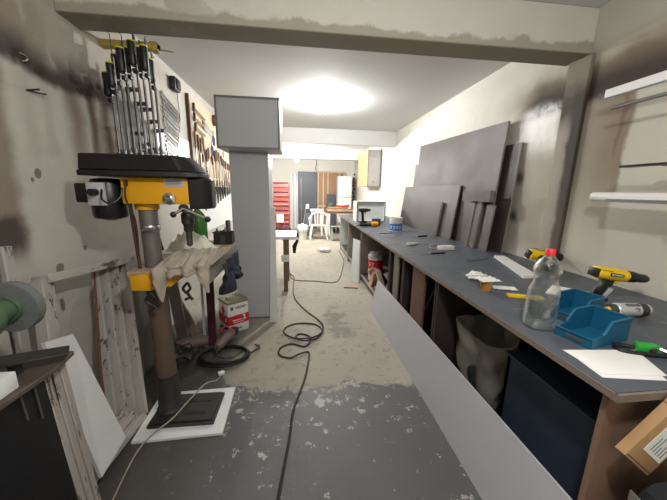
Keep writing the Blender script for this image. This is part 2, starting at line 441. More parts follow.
# ------------------------------------------------------------------ the room
XL, XR, YB, YF, ZC = -1.43, 2.12, 11.5, -1.6, 2.8
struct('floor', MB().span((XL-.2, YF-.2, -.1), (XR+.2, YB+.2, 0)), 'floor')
struct('ceiling', MB().span((XL-.2, YF-.2, ZC), (XR+.2, YB+.2, ZC+.1)), 'ceiling')
struct('wall_left', MB().span((XL-.15, YF, 0), (XL, YB, ZC)), 'wall_l')
struct('wall_right', MB().span((XR, YF, 0), (XR+.15, YB, ZC)), 'wall_r')
struct('wall_back', MB().span((XL-.15, YB, 0), (XR+.15, YB+.15, ZC)), 'wall_white')
struct('wall_front', MB().span((XL-.15, YF-.15, 0), (XR+.15, YF, ZC)), 'wall_white')
struct('trim_1', MB().span((XL, 2.09, 2.505), (XR, 2.30, ZC)), 'beam', .006)
struct('trim_2', MB().span((XL, 6.45, 2.49), (XR, 6.7, ZC)), 'ceiling', .006)
struct('trim_3', MB().span((XL, 9.3, 2.47), (XR, 9.6, ZC)), 'ceiling', .006)
struct('trim_4', MB().span((2.09, 2.055, 0), (XR, 2.245, 2.505)), 'pillar', .008)

# ------------------------------------------------------------------ lamps
def lamp(loc, glow, label):
    t = thing('ceiling_lamp', label, 'lamp', loc)
    MB().lathe([(.055, 0), (.055, -.02), (.025, -.035), (.02, -.07)], 24).build('socket', 'white_plastic', t)
    MB().lathe([(.018, -.07), (.03, -.085), (.042, -.11), (.045, -.13), (.038, -.155), (.02, -.172), (.004, -.176)], 24).build('bulb', glow, t)
    return t
lamp((.37, 4.55, ZC), 'glow', 'bright white bulb lamp on the ceiling in front of the middle beam')
lamp((-.10, 8.0, ZC), 'glow_far', 'glaring white bulb hanging at the far end before the dark door')
t = [o for o in COL.objects if o.name.startswith('ceiling_lamp')][-1]
for ch in t.children:
    if ch.name.startswith('bulb') or ch.name.startswith('socket'): ch.location.z = -.38
MB().cyl((0, 0, 0), (0, 0, -.385), .006, n=8).build('cord', 'white_plastic', t)
def point(loc, w, rad=.06, c=(1, .97, .92)):
    l = bpy.data.lights.new('room_lamp', 'POINT'); l.energy = w; l.shadow_soft_size = rad; l.color = c
    o = bpy.data.objects.new('room_lamp', l); o.location = loc; COL.objects.link(o); return o
point((.35, .15, 2.25), 78)

# ------------------------------------------------------------------ worktop and cupboards along the right wall
BX = 1.0
wt = thing('worktop', 'long dark slate worktop running down the right wall', 'worktop', (0, 0, .875))
MB().span((.972, .665, 0), (2.118, 7.3, .0245)).build('surface', 'worktop', wt)
MB().span((.966, .66, -.003), (.972, 7.3, .0225)).build('edge_strip', 'top_edge', wt)
MB().span((.966, .654, -.003), (2.118, .664, .0225)).build('end_strip', 'top_edge', wt)['label'] = 'raw wooden strip on the near end'
units = [(.70, 1.895, 'end_wood', 'cupboard_inside', 'open base cupboard at the near end holding the dark blue crate'),
         (1.91, 2.60, 'cupboard_inside', 'cupboard_inside', 'dark open base cupboard beside the reddish upright, behind the grey panel'),
         (2.615, 3.03, 'cupboard_inside', 'cupboard_inside', 'open base cupboard between the reddish upright and the grey upright'),
         (3.045, 4.60, 'cupboard_inside', 'grey_wood', 'open base cupboard filled with wooden offcuts and a paint bucket'),
         (4.615, 5.9, 'grey_wood', 'grey_wood', 'open base cupboard behind the leaning white board'),
         (5.915, 7.2, 'grey_wood', 'white_paint', 'farthest open base cupboard of the long worktop')]
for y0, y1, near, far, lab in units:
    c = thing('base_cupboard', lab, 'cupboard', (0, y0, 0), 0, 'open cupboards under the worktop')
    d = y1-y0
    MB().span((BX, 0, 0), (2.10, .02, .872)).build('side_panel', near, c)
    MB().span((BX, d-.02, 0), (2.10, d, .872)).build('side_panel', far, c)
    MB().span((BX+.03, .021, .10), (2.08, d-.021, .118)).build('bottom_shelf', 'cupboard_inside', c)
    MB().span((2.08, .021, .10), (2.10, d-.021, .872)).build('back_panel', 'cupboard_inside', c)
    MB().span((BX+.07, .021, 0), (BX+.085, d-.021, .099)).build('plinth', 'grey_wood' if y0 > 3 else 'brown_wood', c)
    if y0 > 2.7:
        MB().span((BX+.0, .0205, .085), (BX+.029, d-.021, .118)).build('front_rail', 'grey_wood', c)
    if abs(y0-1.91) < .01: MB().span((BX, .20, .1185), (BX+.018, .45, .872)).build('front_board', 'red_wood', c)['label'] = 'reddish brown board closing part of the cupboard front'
    if abs(y0-2.615) < .01: MB().span((BX, .13, .1185), (BX+.018, .27, .872)).build('front_board', 'shade_grey_board', c)['label'] = 'grey board closing part of the cupboard front'

# long light grey panel leaning against the cupboards
def lerp(a, b, t): return tuple(x+(y-x)*t for x, y in zip(a, b))
a0, a1, b1, b0 = (.900, 3.36, 0), (.900, .74, 0), (.988, .70, .40), (.988, 3.40, .385)
solo('leaning_panel', MB().slab([a0, a1, b1, b0], (-.976, 0, .215), .012), 'panel_grey',
     'long light grey panel leaning on edge against the cupboards', 'panel')
a0, a1, b1, b0 = (.84, 4.38, 0), (.90, 4.52, 0), (.992, 4.60, .72), (.985, 4.42, .72)
t = thing('white_board', 'narrow white board standing against the cupboards beside the red-labelled bucket', 'board')
MB().slab([(.935, 4.36, 0), (.84, 4.53, 0), (.905, 4.72, .70), (.985, 4.55, .69)], (-.85, -.48, .22), .02).build('board', 'white_paint', t)

solo('offcut_board', MB().box((0, 0, .011), (.22, .11, .022)), 'edge_wood', 'flat wood offcut lying on the floor below the white board', 'offcut', (.78, 4.22, 0), R(-10))

# --- inside the cupboards
t = thing('paint_bucket', 'white bucket with a red label in the cupboard beside the leaning white board', 'bucket', (1.17, 4.25, .119))
MB().lathe([(.105, 0), (.115, .34), (.12, .35), (.12, .37)], 28).build('body', 'white_plastic', t)
MB().lathe([(.122, .365), (.122, .40), (.10, .405), (.09, .45), (.05, .455)], 28).build('lid', 'panel_grey', t)
MB().lathe([(.1125, .18), (.1165, .335)], 28, cap=False).build('label_band', 'red', t)
mt = Matrix.Translation((-.085, -.085, .262)) @ Matrix.Rotation(R(-45), 4, 'Z') @ Matrix.Rotation(R(90), 4, 'X')
lettering('E7', .085, 'white_plastic', t, mt)
MB().prism([(0, -.045), (.035, 0), (0, .045), (-.035, 0)], .002, Matrix.Translation((-.083, -.083, .12)) @ Matrix.Rotation(R(-45), 4, 'Z') @ Matrix.Rotation(R(90), 4, 'X')).build('diamond_mark', 'red', t)
offs = [((1.13, 3.62, .1195), .46, .07, .03, 12, 'pale offcut batten, lowest of the wood in the open cupboard', 'pine'),
        ((1.30, 3.62, .1195), .40, .09, .03, -14, 'broad pale offcut at the cupboard mouth below the bucket', 'edge_wood'),
        ((1.20, 3.55, .1505), .36, .08, .04, 35, 'greyish offcut lying across the lower battens', 'grey_wood'),
        ((1.28, 3.45, .1915), .30, .10, .05, -30, 'dark brown wood block on the offcut pile', 'brown_wood'),
        ((1.50, 3.70, .1195), .28, .12, .10, 10, 'squat tan wood block behind the battens', 'handle_wood')]
for loc, L, w, h, a, lab, m in offs:
    solo('wood_offcut', MB().box((0, 0, h/2), (w, L, h), None, .003), m, lab, 'offcut', loc, R(a), group='offcuts in the open cupboard')
solo('wood_offcut', MB().slab([(0, -.07, 0), (0, .08, 0), (.03, .05, .22), (.03, -.03, .15)], (-1, 0, .14), .015), 'edge_wood', 'pale pointed offcut standing upright at the cupboard mouth', 'offcut', (1.06, 3.30, .1195), group='offcuts in the open cupboard')
solo('wood_offcut', MB().slab([(0, -.08, 0), (0, .08, 0), (.05, .07, .17), (.05, -.07, .19)], (-1, 0, .2), .015), 'pine', 'pale square offcut tipped up beside the paint bucket', 'offcut', (1.035, 3.98, .1195), group='offcuts in the open cupboard')
solo('dark_bundle', MB().ball((0, 0, .2), .2, (.9, 1.2, 1.0), .25, 5, zmin=.001), 'dark_cloth', 'dark rounded bundle inside the farthest open cupboard', 'bundle', (1.30, 6.45, .119))
solo('dark_bundle', MB().ball((0, 0, .17), .17, (.9, 1.1, 1.0), .3, 6, seed=4, zmin=.001), 'brown_wood', 'brown lumpy sack in the cupboard behind the white board', 'bundle', (1.24, 5.25, .119))
solo('pale_offcut', MB().box((0, 0, .16), (.02, .09, .32)), 'edge_wood', 'short pale batten standing in the cupboard behind the white board', 'offcut', (1.05, 4.95, .119))

pile = [((1.07, 3.62, .33), .34, .09, .02, (R(35), R(20), R(15)), 'edge_wood', 'pale flat offcut slanted on top of the offcut pile'),
        ((1.02, 3.90, .37), .34, .06, .025, (R(-25), R(10), R(-8)), 'pine', 'long pale batten end tipping out of the offcut pile'),
        ((1.14, 3.34, .40), .22, .11, .018, (R(50), R(-15), R(30)), 'panel_grey', 'light grey square offcut at the right of the offcut pile'),
        ((1.24, 3.66, .44), .24, .10, .03, (R(10), R(30), R(60)), 'handle_wood', 'tan wood block on top of the pile below the bucket')]
for loc, L, w, h, rr, m, lab in pile:
    solo('wood_offcut', MB().box((0, 0, 0), (w, L, h), None, .003), m, lab, 'offcut', loc, rot=rr, group='offcuts in the open cupboard')

# clear plastic bag and what stands behind it
def bag(u, v):
    a = u*2*PI; h = v
    r = (.19+.05*math.sin(3*a)*h)*(1-.25*(1-h)**2)
    k = noise.noise(Vector((math.cos(a)*2.2, math.sin(a)*2.2, v*3)))*.045
    top = .52+.05*math.cos(a)-.03*math.sin(2*a)
    x, y = (r*.62+k)*math.cos(a), (r+k)*1.05*math.sin(a)
    return (x, y, .0+top*h)
tb = thing('plastic_bag', 'translucent plastic bag bulging out of the cupboard above the grey panel', 'bag', (1.22, 1.60, .1195))
MB().sheet(bag, 40, 14, .0012).build('bag_film', 'bag_film', tb)
MB().ball((0, 0, .17), .145, (.72, 1.0, 1.05), .2, 6, seed=2, zmin=.002).build('contents', 'dark_cloth', tb)
rim = [bag(i/40, 1.0) for i in range(40)]
MB().tube(rim, .004, 6, True).build('rim', 'bag_film', tb)
ck = thing('blue_crate', 'dark blue plastic crate standing in the near end cupboard', 'crate', (1.46, 1.03, .1195))
MB().span((-.30, -.27, 0), (.30, .27, .02)).build('base', 'navy_plastic', ck)
w = MB()
for lo, hi in (((-.31, -.28, .0), (-.29, .28, .50)), ((.29, -.28, 0), (.31, .28, .50)), ((-.31, -.28, 0), (.31, -.26, .50)), ((-.31, .26, 0), (.31, .28, .50))): w.span(lo, hi)
w.build('wall', 'navy_plastic', ck)
MB().span((-.325, -.295, .50), (.325, .295, .515)).build('lid', 'navy_plastic', ck, .004)
solo('steel_pipe', MB().tube([(0, 0, .02), (.06, -.22, .52)], .016, 12), 'dark_steel', 'thin grey pipe slanting up inside the dark cupboard', 'pipe', (1.14, 2.52, .119))
solo('dark_bundle', MB().ball((0, 0, .15), .16, (1, 1.1, .95), .25, 6, seed=9, zmin=.001), 'dark_cloth', 'dark rounded bundle low in the cupboard beside the clear bag', 'bundle', (1.40, 2.25, .119))

# ------------------------------------------------------------------ dark boards leaning on the right wall (feet on the worktop)
ZW = .9013
def leaner(name, y0, y1, z1, xf, xt, label, mat='wenge', th=.018, z1b=None, z0=ZW):
    t = thing(name, label, 'board', (0, 0, z0), group='dark boards leaning on the right wall')
    h = z1-z0; hb = (z1b or z1)-z0
    q = [(xf, y0, 0), (xf, y1, 0), (xt, y1, hb), (xt, y0, h)]
    n = Vector((h, 0, -(xt-xf))).normalized()
    MB().slab(q, n, th).build('board', mat, t)
    e = MB()
    e.slab([(xf, y0-.0015, .0), (xt, y0-.0015, h), (xt+th*n.x, y0-.0015, h+th*n.z), (xf+th*n.x, y0-.0015, th*n.z)], (0, 1, 0), .001)
    e.bar((xt+th*.5*n.x, y0, h+.0008+th*.5*n.z), (xt+th*.5*n.x, y1, hb+.0008+th*.5*n.z), th, .001)
    e.build('edge_band', 'wenge_light', t)
    return t
leaner('laminate_board', 2.62, 5.18, 1.98, 2.03, 2.092, 'second longest dark board, rearmost and poking out at both ends')
leaner('laminate_board', 2.79, 4.92, 2.205, 1.97, 2.05, 'tallest dark brown board leaning behind the low boards', z1b=2.27)
leaner('laminate_board', 3.42, 5.32, 1.59, 1.90, 1.98, 'low wide dark board at the front with a pale top edge')
leaner('laminate_board', 3.72, 3.80, 1.37, 1.86, 1.912, 'slim dark strip propped on the front of the low wide board')
leaner('laminate_board', 3.02, 3.09, 1.41, 1.90, 1.948, 'short upright dark strip, left of the pair at the right end')
leaner('laminate_board', 2.90, 2.97, 1.41, 1.90, 1.948, 'short upright dark strip, right of the pair at the right end')
leaner('laminate_board', 2.72, 2.84, 1.38, 1.92, 1.97, 'short dark board standing furthest right, below the crosswise piece')
t = thing('laminate_board', 'small crosswise dark board resting on the short upright strips', 'board', (1.925, 3.02, 1.412), group='dark boards leaning on the right wall')
MB().span((-.02, -.29, 0), (.03, .20, .115)).build('board', 'wenge', t)
MB().span((-.02, -.292, 0), (.03, -.29, .115)).build('edge_band', 'wenge_light', t)

# ------------------------------------------------------------------ things on the worktop
ZT = .8997
# clear bottle with a red cap
t = thing('water_bottle', 'clear plastic bottle half full of water with a red cap', 'bottle', (1.09, 1.10, ZT))
def rib(a, z): return 1+.035*math.cos(5*a)*max(0, 1-z/.09)
prof = [(.046, .0), (.060, .010), (.063, .03), (.063, .10), (.062, .135), (.059, .15), (.062, .165), (.060, .185), (.050, .21), (.045, .232), (.050, .252), (.055, .268), (.052, .288), (.042, .308), (.026, .326), (.016, .337), (.0145, .352)]
MB().lathe(prof, 40, wob=rib).build('bottle_body', 'pet', t)
MB().lathe([(.043, .003), (.0575, .012), (.0605, .03), (.0605, .10), (.0597, .132)], 40, wob=rib).build('water', 'water', t)
MB().lathe([(.019, .338), (.019, .362), (.016, .366)], 24).build('cap', 'cap_red', t)
MB().lathe([(.021, .330), (.021, .335)], 24).build('neck_ring', 'pet', t)

def bin_(loc, rz, label):
    t = thing('storage_bin', label, 'storage bin', loc, rz, 'blue open-front storage bins')
    # local: x = depth (front at -x), y = width
    b = MB(); W, D, H = .068, .12, .10
    b.span((-D, -W, 0), (D, W, .004))
    b.span((D-.004, -W, .004), (D, W, H))
    for s in (-1, 1):
        y = s*W
        poly = [(-D, .004), (D, .004), (D, H), (-D*.1, H), (-D*.45, H*.48), (-D, H*.42)]
        b.prism(poly, .004, Matrix(((1, 0, 0, 0), (0, 0, -1, y+(.004 if s < 0 else 0)), (0, 1, 0, 0), (0, 0, 0, 1))))
    b.span((-D, -W, .004), (-D+.004, W, H*.42))
    b.build('bin_body', 'blue_bin', t)
    r = MB()
    r.span((D-.006, -W-.004, H), (D+.004, W+.004, H+.006)); r.span((-D-.005, -W-.003, H*.40), (-D+.006, W+.003, H*.43))
    for s in (-1, 1):
        r.span((-D*.1, s*W-.005, H), (D, s*W+.005, H+.006))
        r.bar((-D*.1, s*W, H+.002), (-D*.45, s*W, H*.5), .010, .005)
    r.build('rim', 'blue_bin', t)
    MB().span((-D-.0035, -W*.6, .014), (-D-.0002, W*.4, .030)).build('label_holder', 'steel', t)
    return t
bin_((1.235, .985, ZT), R(13), 'blue open-front bin nearer the white papers')
bin_((1.365, 1.195, ZT), R(16), 'blue open-front bin behind the clear bottle')

# cordless drills
def drill(loc, rot, label, battery=True):
    t = thing('cordless_drill', label, 'drill', loc, 0, 'yellow cordless drills', rot)
    # local: x along the chuck, z up, handle towards -z
    def ring(prof, name, mat, n=20):
        mt = Matrix(((0, 0, 1, 0), (0, 1, 0, 0), (-1, 0, 0, .165), (0, 0, 0, 1)))
        return MB().lathe(prof, n, mt).build(name, mat, t)
    ring([(.022, -.095), (.034, -.088), (.037, -.05), (.038, .0), (.036, .05), (.035, .062)], 'housing', 'tool_yellow')
    MB().box((-.092, 0, .165), (.012, .056, .05), None, .004).build('rear_vent', 'black_plastic', t)
    ring([(.033, .062), (.034, .075), (.033, .11), (.028, .114), (.027, .118)], 'torque_collar', 'black_plastic')
    ring([(.027, .118), (.026, .165), (.019, .182), (.012, .188)], 'chuck', 'black_plastic')
    h = MB(); h.bar((-.012, 0, .15), (-.05, 0, .02), .036, .050, (1, 0, 0), .010); h.build('handle', 'black_plastic', t)
    MB().bar((.018, 0, .128), (.006, 0, .088), .02, .014, (1, 0, 0), .004).build('trigger', 'black_plastic', t)
    MB().box((.028, 0, .128), (.022, .03, .03), (0, R(20), 0), .005).build('trigger_guard', 'tool_yellow', t)
    MB().box((-.052, 0, .014), (.105, .058, .028), None, .007).build('battery_foot', 'black_plastic', t)
    MB().bar((.012, -.012, .08), (-.012, -.012, .03), .012, .012, (1, 0, 0)).build('side_strip', 'panel_grey', t)
    bpl = MB().box((-.012, -.0385, .168), (.068, .003, .018), None, 0).build('brand_plate', 'black_plastic', t)
    s = MB()
    for i, wd in enumerate((.007, .004, .006, .006, .005, .006)): s.box((-.037+i*.0098, -.0402, .168), (wd, .001, .008))
    s.build('brand_letters', 'white_plastic', bpl)
    v = MB()
    for i in range(5): v.box((-.082+i*.011, -.0315-.0012*i, .186), (.006, .004, .003))
    v.build('vent_slots', 'black_plastic', t)
    return t
d1 = drill((1.70, 1.335, ZT), (0, R(8), R(-2)), 'yellow cordless drill with a black chuck standing behind the blue bins')
d2 = drill((1.86, 1.97, ZT+.003), (0, R(6), R(2)), 'yellow cordless drill standing behind the clear bottle near the pillar')
d2.location = (1.84, 1.90, ZT-.02); d2.rotation_euler = (R(-70), R(6), R(0)); d2.location.z = ZT+.036
d2.location = (1.93, 1.86, ZT+.047); d1.scale = (1.2, 1.1, .95); d2.scale = (1.2,)*3
d1.location.z = ZT+.015

# spray can lying down
t = thing('spray_can', 'white spray can lying on its side beside the standing drill', 'spray can', (1.575, 1.175, ZT+.034), 0, None, (0, R(90), R(-6)))
MB().lathe([(.028, 0), (.033, .006), (.033, .155), (.028, .17), (.016, .178)], 26).build('can_body', 'spray_white', t)
MB().lathe([(.0333, .115), (.0333, .152)], 26, cap=False).build('grey_band', 'dark_steel', t)
MB().lathe([(.026, -.025), (.029, -.02), (.029, .001)], 22).build('cap', 'dark_steel', t)
MB().lathe([(.013, -.038), (.013, -.024)], 16).build('nozzle', 'tool_yellow', t)
s = MB()
for i in range(5): s.box((-.029, -.015, .045+.014*i), (.007, .014, .007 if i % 2 else .011), (0, 0, R(28)))
s.build('printed_marks', 'ink', t)
MB().tube([(-.012+.009*math.cos(a), -.0318-.0008, .085+.012*math.sin(a)) for a in [2*PI*k/16 for k in range(12)]], .0022, 6).build('printed_letter', 'ink', t)

def flat(name, poly, z, th, mat, label, cat, group=None):
    cx = sum(p[0] for p in poly)/len(poly); cy = sum(p[1] for p in poly)/len(poly)
    return solo(name, MB().prism([(x-cx, y-cy) for x, y in poly], th), mat, label, cat, (cx, cy, z), group=group)
flat('paper_sheet', [(1.005, .735), (1.03, .895), (1.30, .85), (1.205, .70)], ZT, .0012, 'paper', 'lower white paper sheet at the near corner of the worktop', 'paper', 'white papers by the near corner')
flat('paper_sheet', [(1.02, .75), (1.02, .90), (1.315, .875), (1.235, .72)], ZT+.0014, .0012, 'paper', 'upper white paper sheet at the near corner of the worktop', 'paper', 'white papers by the near corner')
flat('white_batten', [(1.84, 2.46), (1.935, 2.44), (1.72, 1.80), (1.60, 1.80)], ZT, .018, 'white_paint', 'white strip of board lying behind the clear bottle', 'board')
flat('paper_sheet', [(1.50, 1.50), (1.66, 1.62), (1.80, 1.46), (1.66, 1.38)], ZT, .010, 'paper', 'white folded paper lying between the bottle and the standing drill', 'paper')
flat('yellow_stick', [(1.22, 1.46), (1.23, 1.49), (1.40, 1.42), (1.39, 1.39)], ZT, .014, 'tool_yellow', 'short yellow stick lying behind the clear bottle', 'stick')

# cable, gloves and a green item at the near right end
t = thing('work_glove', 'black and maroon work glove lying at the near right of the worktop', 'glove', (1.50, .755, ZT))
MB().ball((0, 0, .022), .022, (3.2, 2.2, 1), .25, 7, seed=3, zmin=.0005).build('palm', 'maroon', t)
f = MB()
for i in range(4): f.tube(spline([(-.03, .01+.014*i, .02), (-.075, .022+.016*i, .02), (-.105, .012+.02*i, .012)], 5), [.011]*11, 8)
f.build('fingers', 'dark_cloth', t)
MB().tube(spline([(.03, -.02, .02), (.0, -.05, .022), (-.035, -.052, .014)], 5), .011, 8).build('thumb', 'maroon', t)
t = thing('headlamp', 'bright green headlamp with a black strap in front of the blue bin', 'headlamp', (1.345, .865, ZT), R(-20))
lbd = MB().box((0, 0, .018), (.075, .03, .034), None, .008).build('lamp_body', 'green_bright', t)
MB().cyl((.01, -.0155, .018), (.01, -.022, .018), .012).build('lens', 'chrome', lbd)
MB().tube(spline([(-.035, 0, .012), (-.09, .015, .010), (-.10, -.03, .009), (-.04, -.04, .009), (.05, -.035, .009), (.07, 0, .012)], 6), .008, 8).build('strap', 'rubber', t)
MB().tube([(.0375, -.005, .02), (.055, -.02, .016)], .007, 8).build('buckle', 'chrome', t)

# cup with crumpled paper
t = thing('amber_cup', 'small amber cup with white crumpled paper on top, mid worktop', 'cup', (1.165, 1.59, ZT))
MB().lathe([(.030, 0), (.038, .060), (.039, .063), (.034, .058), (.027, .004)], 24).build('cup_body', 'cup', t)
MB().sheet(lambda u, v: ((u-.5)*.13, (v-.5)*.10, .070+.010*noise.noise(Vector((u*5, v*5, 1)))), 14, 12, .001).build('paper_cover', 'paper', t)
solo('crumpled_paper', MB().ball((0, 0, .026), .036, (1.5, 1.2, .8), .8, 14, seed=6, zmin=.001), 'paper', 'crumpled white paper ball beside the amber cup', 'paper', (1.23, 1.80, ZT))
solo('paper_scrap', MB().sheet(lambda u, v: ((u-.5)*.14, (v-.5)*.07, .006+.004*noise.noise(Vector((u*6, v*4, 3)))), 12, 8, .001), 'paper', 'small grey-white paper scrap lying right of the amber cup', 'paper', (1.30, 1.60, ZT), R(-20))

# knives, tube, block, pencils
t = thing('utility_knife', 'dark knife lying near the middle of the worktop edge', 'knife', (1.30, 2.62, ZT), R(8))
MB().box((.06, 0, .007), (.16, .022, .014), None, .004).build('grip', 'black_plastic', t)
MB().prism([(-.02, -.007), (-.15, -.002), (-.15, .002), (-.02, .009)], .003, Matrix.Translation((0, 0, .004))).build('blade', 'steel', t)
t = thing('utility_knife', 'black handled knife lying between the glue tube and the white block', 'knife', (1.60, 3.66, ZT), R(28))
MB().box((.07, 0, .009), (.18, .028, .018), None, .005).build('grip', 'black_plastic', t)
MB().prism([(-.02, -.009), (-.14, -.002), (-.14, .002), (-.02, .011)], .003, Matrix.Translation((0, 0, .005))).build('blade', 'steel', t)
t = thing('glue_tube', 'white squeeze tube lying on the worktop behind the paint can', 'tube', (1.27, 3.08, ZT), R(25))
MB().tube([(-.11, 0, .012), (-.06, 0, .018), (.05, 0, .018), (.075, 0, .016)], [.006, .016, .017, .012], 16).build('tube_body', 'white_plastic', t)
MB().cyl((.075, 0, .016), (.11, 0, .016), .009, .006).build('nozzle', 'panel_grey', t)
t = thing('white_block', 'white power adapter block with a grey lead at the feet of the dark boards', 'adapter', (1.54, 2.82, ZT), R(4))
MB().box((0, 0, .022), (.17, .06, .044), None, .006).build('block_body', 'white_plastic', t)
MB().tube(spline([(-.085, 0, .02), (-.13, .05, .008), (-.10, .16, .008), (.0, .20, .03), (.10, .14, .03), (.13, .05, .008)], 7), .005, 8).build('lead', 'rag', t)
solo('pencil', MB().cyl((-.10, 0, .005), (.10, 0, .005), .005, n=6), 'dark_steel', 'grey pencil lying on the worktop before the blue paint can', 'pencil', (1.22, 3.97, ZT), R(10))
solo('chisel_blade', MB().box((0, 0, .003), (.26, .016, .006)), 'steel', 'thin steel strip lying on the worktop right of the crumpled paper', 'strip', (1.62, 2.36, ZT), R(18))

# blue and white paint can
t = thing('paint_can', 'blue and white paint can standing on the worktop before the dark boards', 'paint can', (1.47, 4.27, ZT))
MB().lathe([(.100, 0), (.103, .003), (.103, .008), (.10, .010), (.10, .195), (.104, .198), (.104, .206), (.092, .206), (.090, .200)], 32).build('can_body', 'white_plastic', t)
MB().lathe([(.101, .012), (.101, .115)], 32, cap=False).build('label_band', 'blue_print', t)
MB().lathe([(.088, .198), (.088, .203)], 28).build('lid', 'steel', t)
s = MB()
for a in (-150, -120, -95, -70):
    for z, hh in ((.05, .012), (.075, .016), (.15, .02)):
        c = math.cos(R(a)); sn = math.sin(R(a)); s.box((c*.1015, sn*.1015, z), (.003, .032, hh), (0, 0, R(a)))
s.build('printed_marks', 'white_paint', t)
h = MB(); h.tube(spline([(.104*math.cos(x), .104*math.sin(x)-.0, .17-.05*math.sin((x+PI)/PI*PI)) for x in [(-PI)+PI*i/10 for i in range(11)]], 3), .003, 6); h.build('wire_handle', 'steel', t)

# white box with a dark edge at the far end, and the tools before it
t = thing('small_cabinet', 'small white cabinet with dark front edging standing at the worktop far end', 'cabinet', (1.38, 5.72, ZT))
b = MB(); W, D, H = .29, .20, .40
b.span((-W, -D, 0), (-W+.016, D, H)); b.span((W-.016, -D, 0), (W, D, H)); b.span((-W+.016, -D, 0), (W-.016, D, .016)); b.span((-W+.016, -D, H-.016), (W-.016, D, H))
b.build('carcass', 'white_paint', t)
MB().span((-W+.016, -D+.05, .016), (W-.016, -D+.06, H-.016)).build('back_panel', 'white_board', t)
e = MB(); k = .018
e.span((-W, -D-.004, 0), (-W+k, -D, H)); e.span((W-k, -D-.004, 0), (W, -D, H)); e.span((-W+k, -D-.004, 0), (W-k, -D, k)); e.span((-W+k, -D-.004, H-k), (W-k, -D, H))
e.build('edge_band', 'melamine_edge', t)
t = thing('cordless_driver', 'black cordless driver standing before the small white cabinet', 'drill', (1.17, 5.28, ZT), R(6))
MB().tube([(-.09, 0, .245), (-.07, 0, .25), (.05, 0, .25), (.08, 0, .25), (.14, 0, .252)], [.02, .036, .036, .030, .018], 18).build('housing', 'black_plastic', t)
MB().bar((-.02, 0, .23), (.0, 0, .03), .035, .05, (1, 0, 0), .008).build('handle', 'black_plastic', t)
MB().box((0, 0, .022), (.14, .075, .044), None, .006).build('battery_foot', 'black_plastic', t)
MB().bar((.036, 0, .215), (.034, 0, .175), .015, .014, (1, 0, 0)).build('trigger', 'rubber', t)
solo('black_battery', MB().box((0, 0, .05), (.15, .10, .10), None, .012), 'navy_plastic', 'dark blue-grey battery block right of the black driver', 'battery', (1.40, 5.18, ZT), R(6))
t = thing('electric_sander', 'yellow and black tool lying on the worktop before the small cabinet', 'power tool', (1.20, 4.80, ZT+.0015), R(10))
MB().tube([(-.21, 0, .03), (-.15, 0, .033), (-.01, 0, .033), (.0, 0, .034)], [.02, .028, .03, .036], 16).build('grip', 'black_plastic', t)
MB().tube([(.0, 0, .038), (.05, 0, .042), (.13, 0, .042), (.14, 0, .042)], [.034, .042, .040, .03], 18).build('body', 'yellow', t)
MB().tube([(.14, 0, .042), (.17, 0, .042)], [.036, .03], 16).build('nose', 'black_plastic', t)
MB().tube([(-.21, 0, .03), (-.30, -.04, .008), (-.25, .10, .006)], .005, 6).build('cord', 'cable_black', t)

# ------------------------------------------------------------------ wall cupboard, right wall
t = thing('wall_cupboard', 'weathered grey wooden cupboard with a pine side hung high on the right wall', 'cupboard', (0, 0, 1.64))
MB().span((1.775, 7.6, 0), (2.119, 8.9, .92)).build('carcass', 'weathered', t)
MB().span((1.757, 7.6, 0), (1.774, 8.9, .92)).build('pine_side', 'pine', t)
MB().span((1.765, 7.588, .005), (2.119, 7.599, .915)).build('front_board', 'weathered', t)
e = MB(); e.span((1.757, 7.580, 0), (1.772, 7.587, .92)); e.span((2.095, 7.580, 0), (2.119, 7.587, .92)); e.build('edge_strip', 'melamine_edge', t)
s = MB()
for x, z in ((1.9, .1), (1.92, .1), (1.94, .09)): s.box((x, 7.586, z), (.008, .003, .06))
s.build('pencil_marks', 'ink', t)

# ------------------------------------------------------------------ stock lying on arms, right wall near
t = thing('wall_bracket', 'steel bracket arms holding the long bars on the right wall', 'bracket', (XR, 0, 0))
for y in (.55, 1.15):
    MB().span((-.02, y-.02, 1.35), (-.002, y+.02, 2.35)).build('upright', 'dark_steel', t)
    for z in (1.462, 1.655, 2.00, 2.075): MB().span((-.36, y-.012, z-.020), (-.02, y+.012, z)).build('arm', 'dark_steel', t)
solo('white_channel', MB().box((0, 0, .023), (.035, 1.35, .046)), 'white_paint', 'white square bar, topmost on the right wall', 'bar', (1.85, 1.0, 2.075))
solo('steel_rod', MB().cyl((0, -.6, .010), (0, .6, .010), .010, n=10), 'steel', 'thin grey rod just below the topmost white bar', 'rod', (1.85, 1.03, 2.0))
solo('black_strip', MB().box((0, 0, .006), (.05, 1.15, .012)), 'black_gloss', 'longer flat black bar midway up the right wall', 'bar', (1.83, .91, 1.655))
solo('black_strip', MB().box((0, 0, .008), (.03, 1.0, .016)), 'black_gloss', 'shorter black bar lying beside the longer one', 'bar', (1.89, .84, 1.655))
solo('white_tube', MB().cyl((0, -.62, .028), (0, .62, .028), .028, n=20), 'white_plastic', 'white round tube at the back of the lowest bundle on the right wall', 'tube', (1.90, 1.06, 1.462))
solo('white_profile', MB().box((0, 0, .018), (.05, 1.10, .036)), 'white_paint', 'flat white profile at the front of the lowest bundle on the right wall', 'bar', (1.83, .96, 1.462))
solo('grey_profile', MB().box((0, 0, .009), (.03, 1.02, .018)), 'steel', 'slim grey profile beside the flat white one in the lowest bundle', 'bar', (1.785, .98, 1.462))

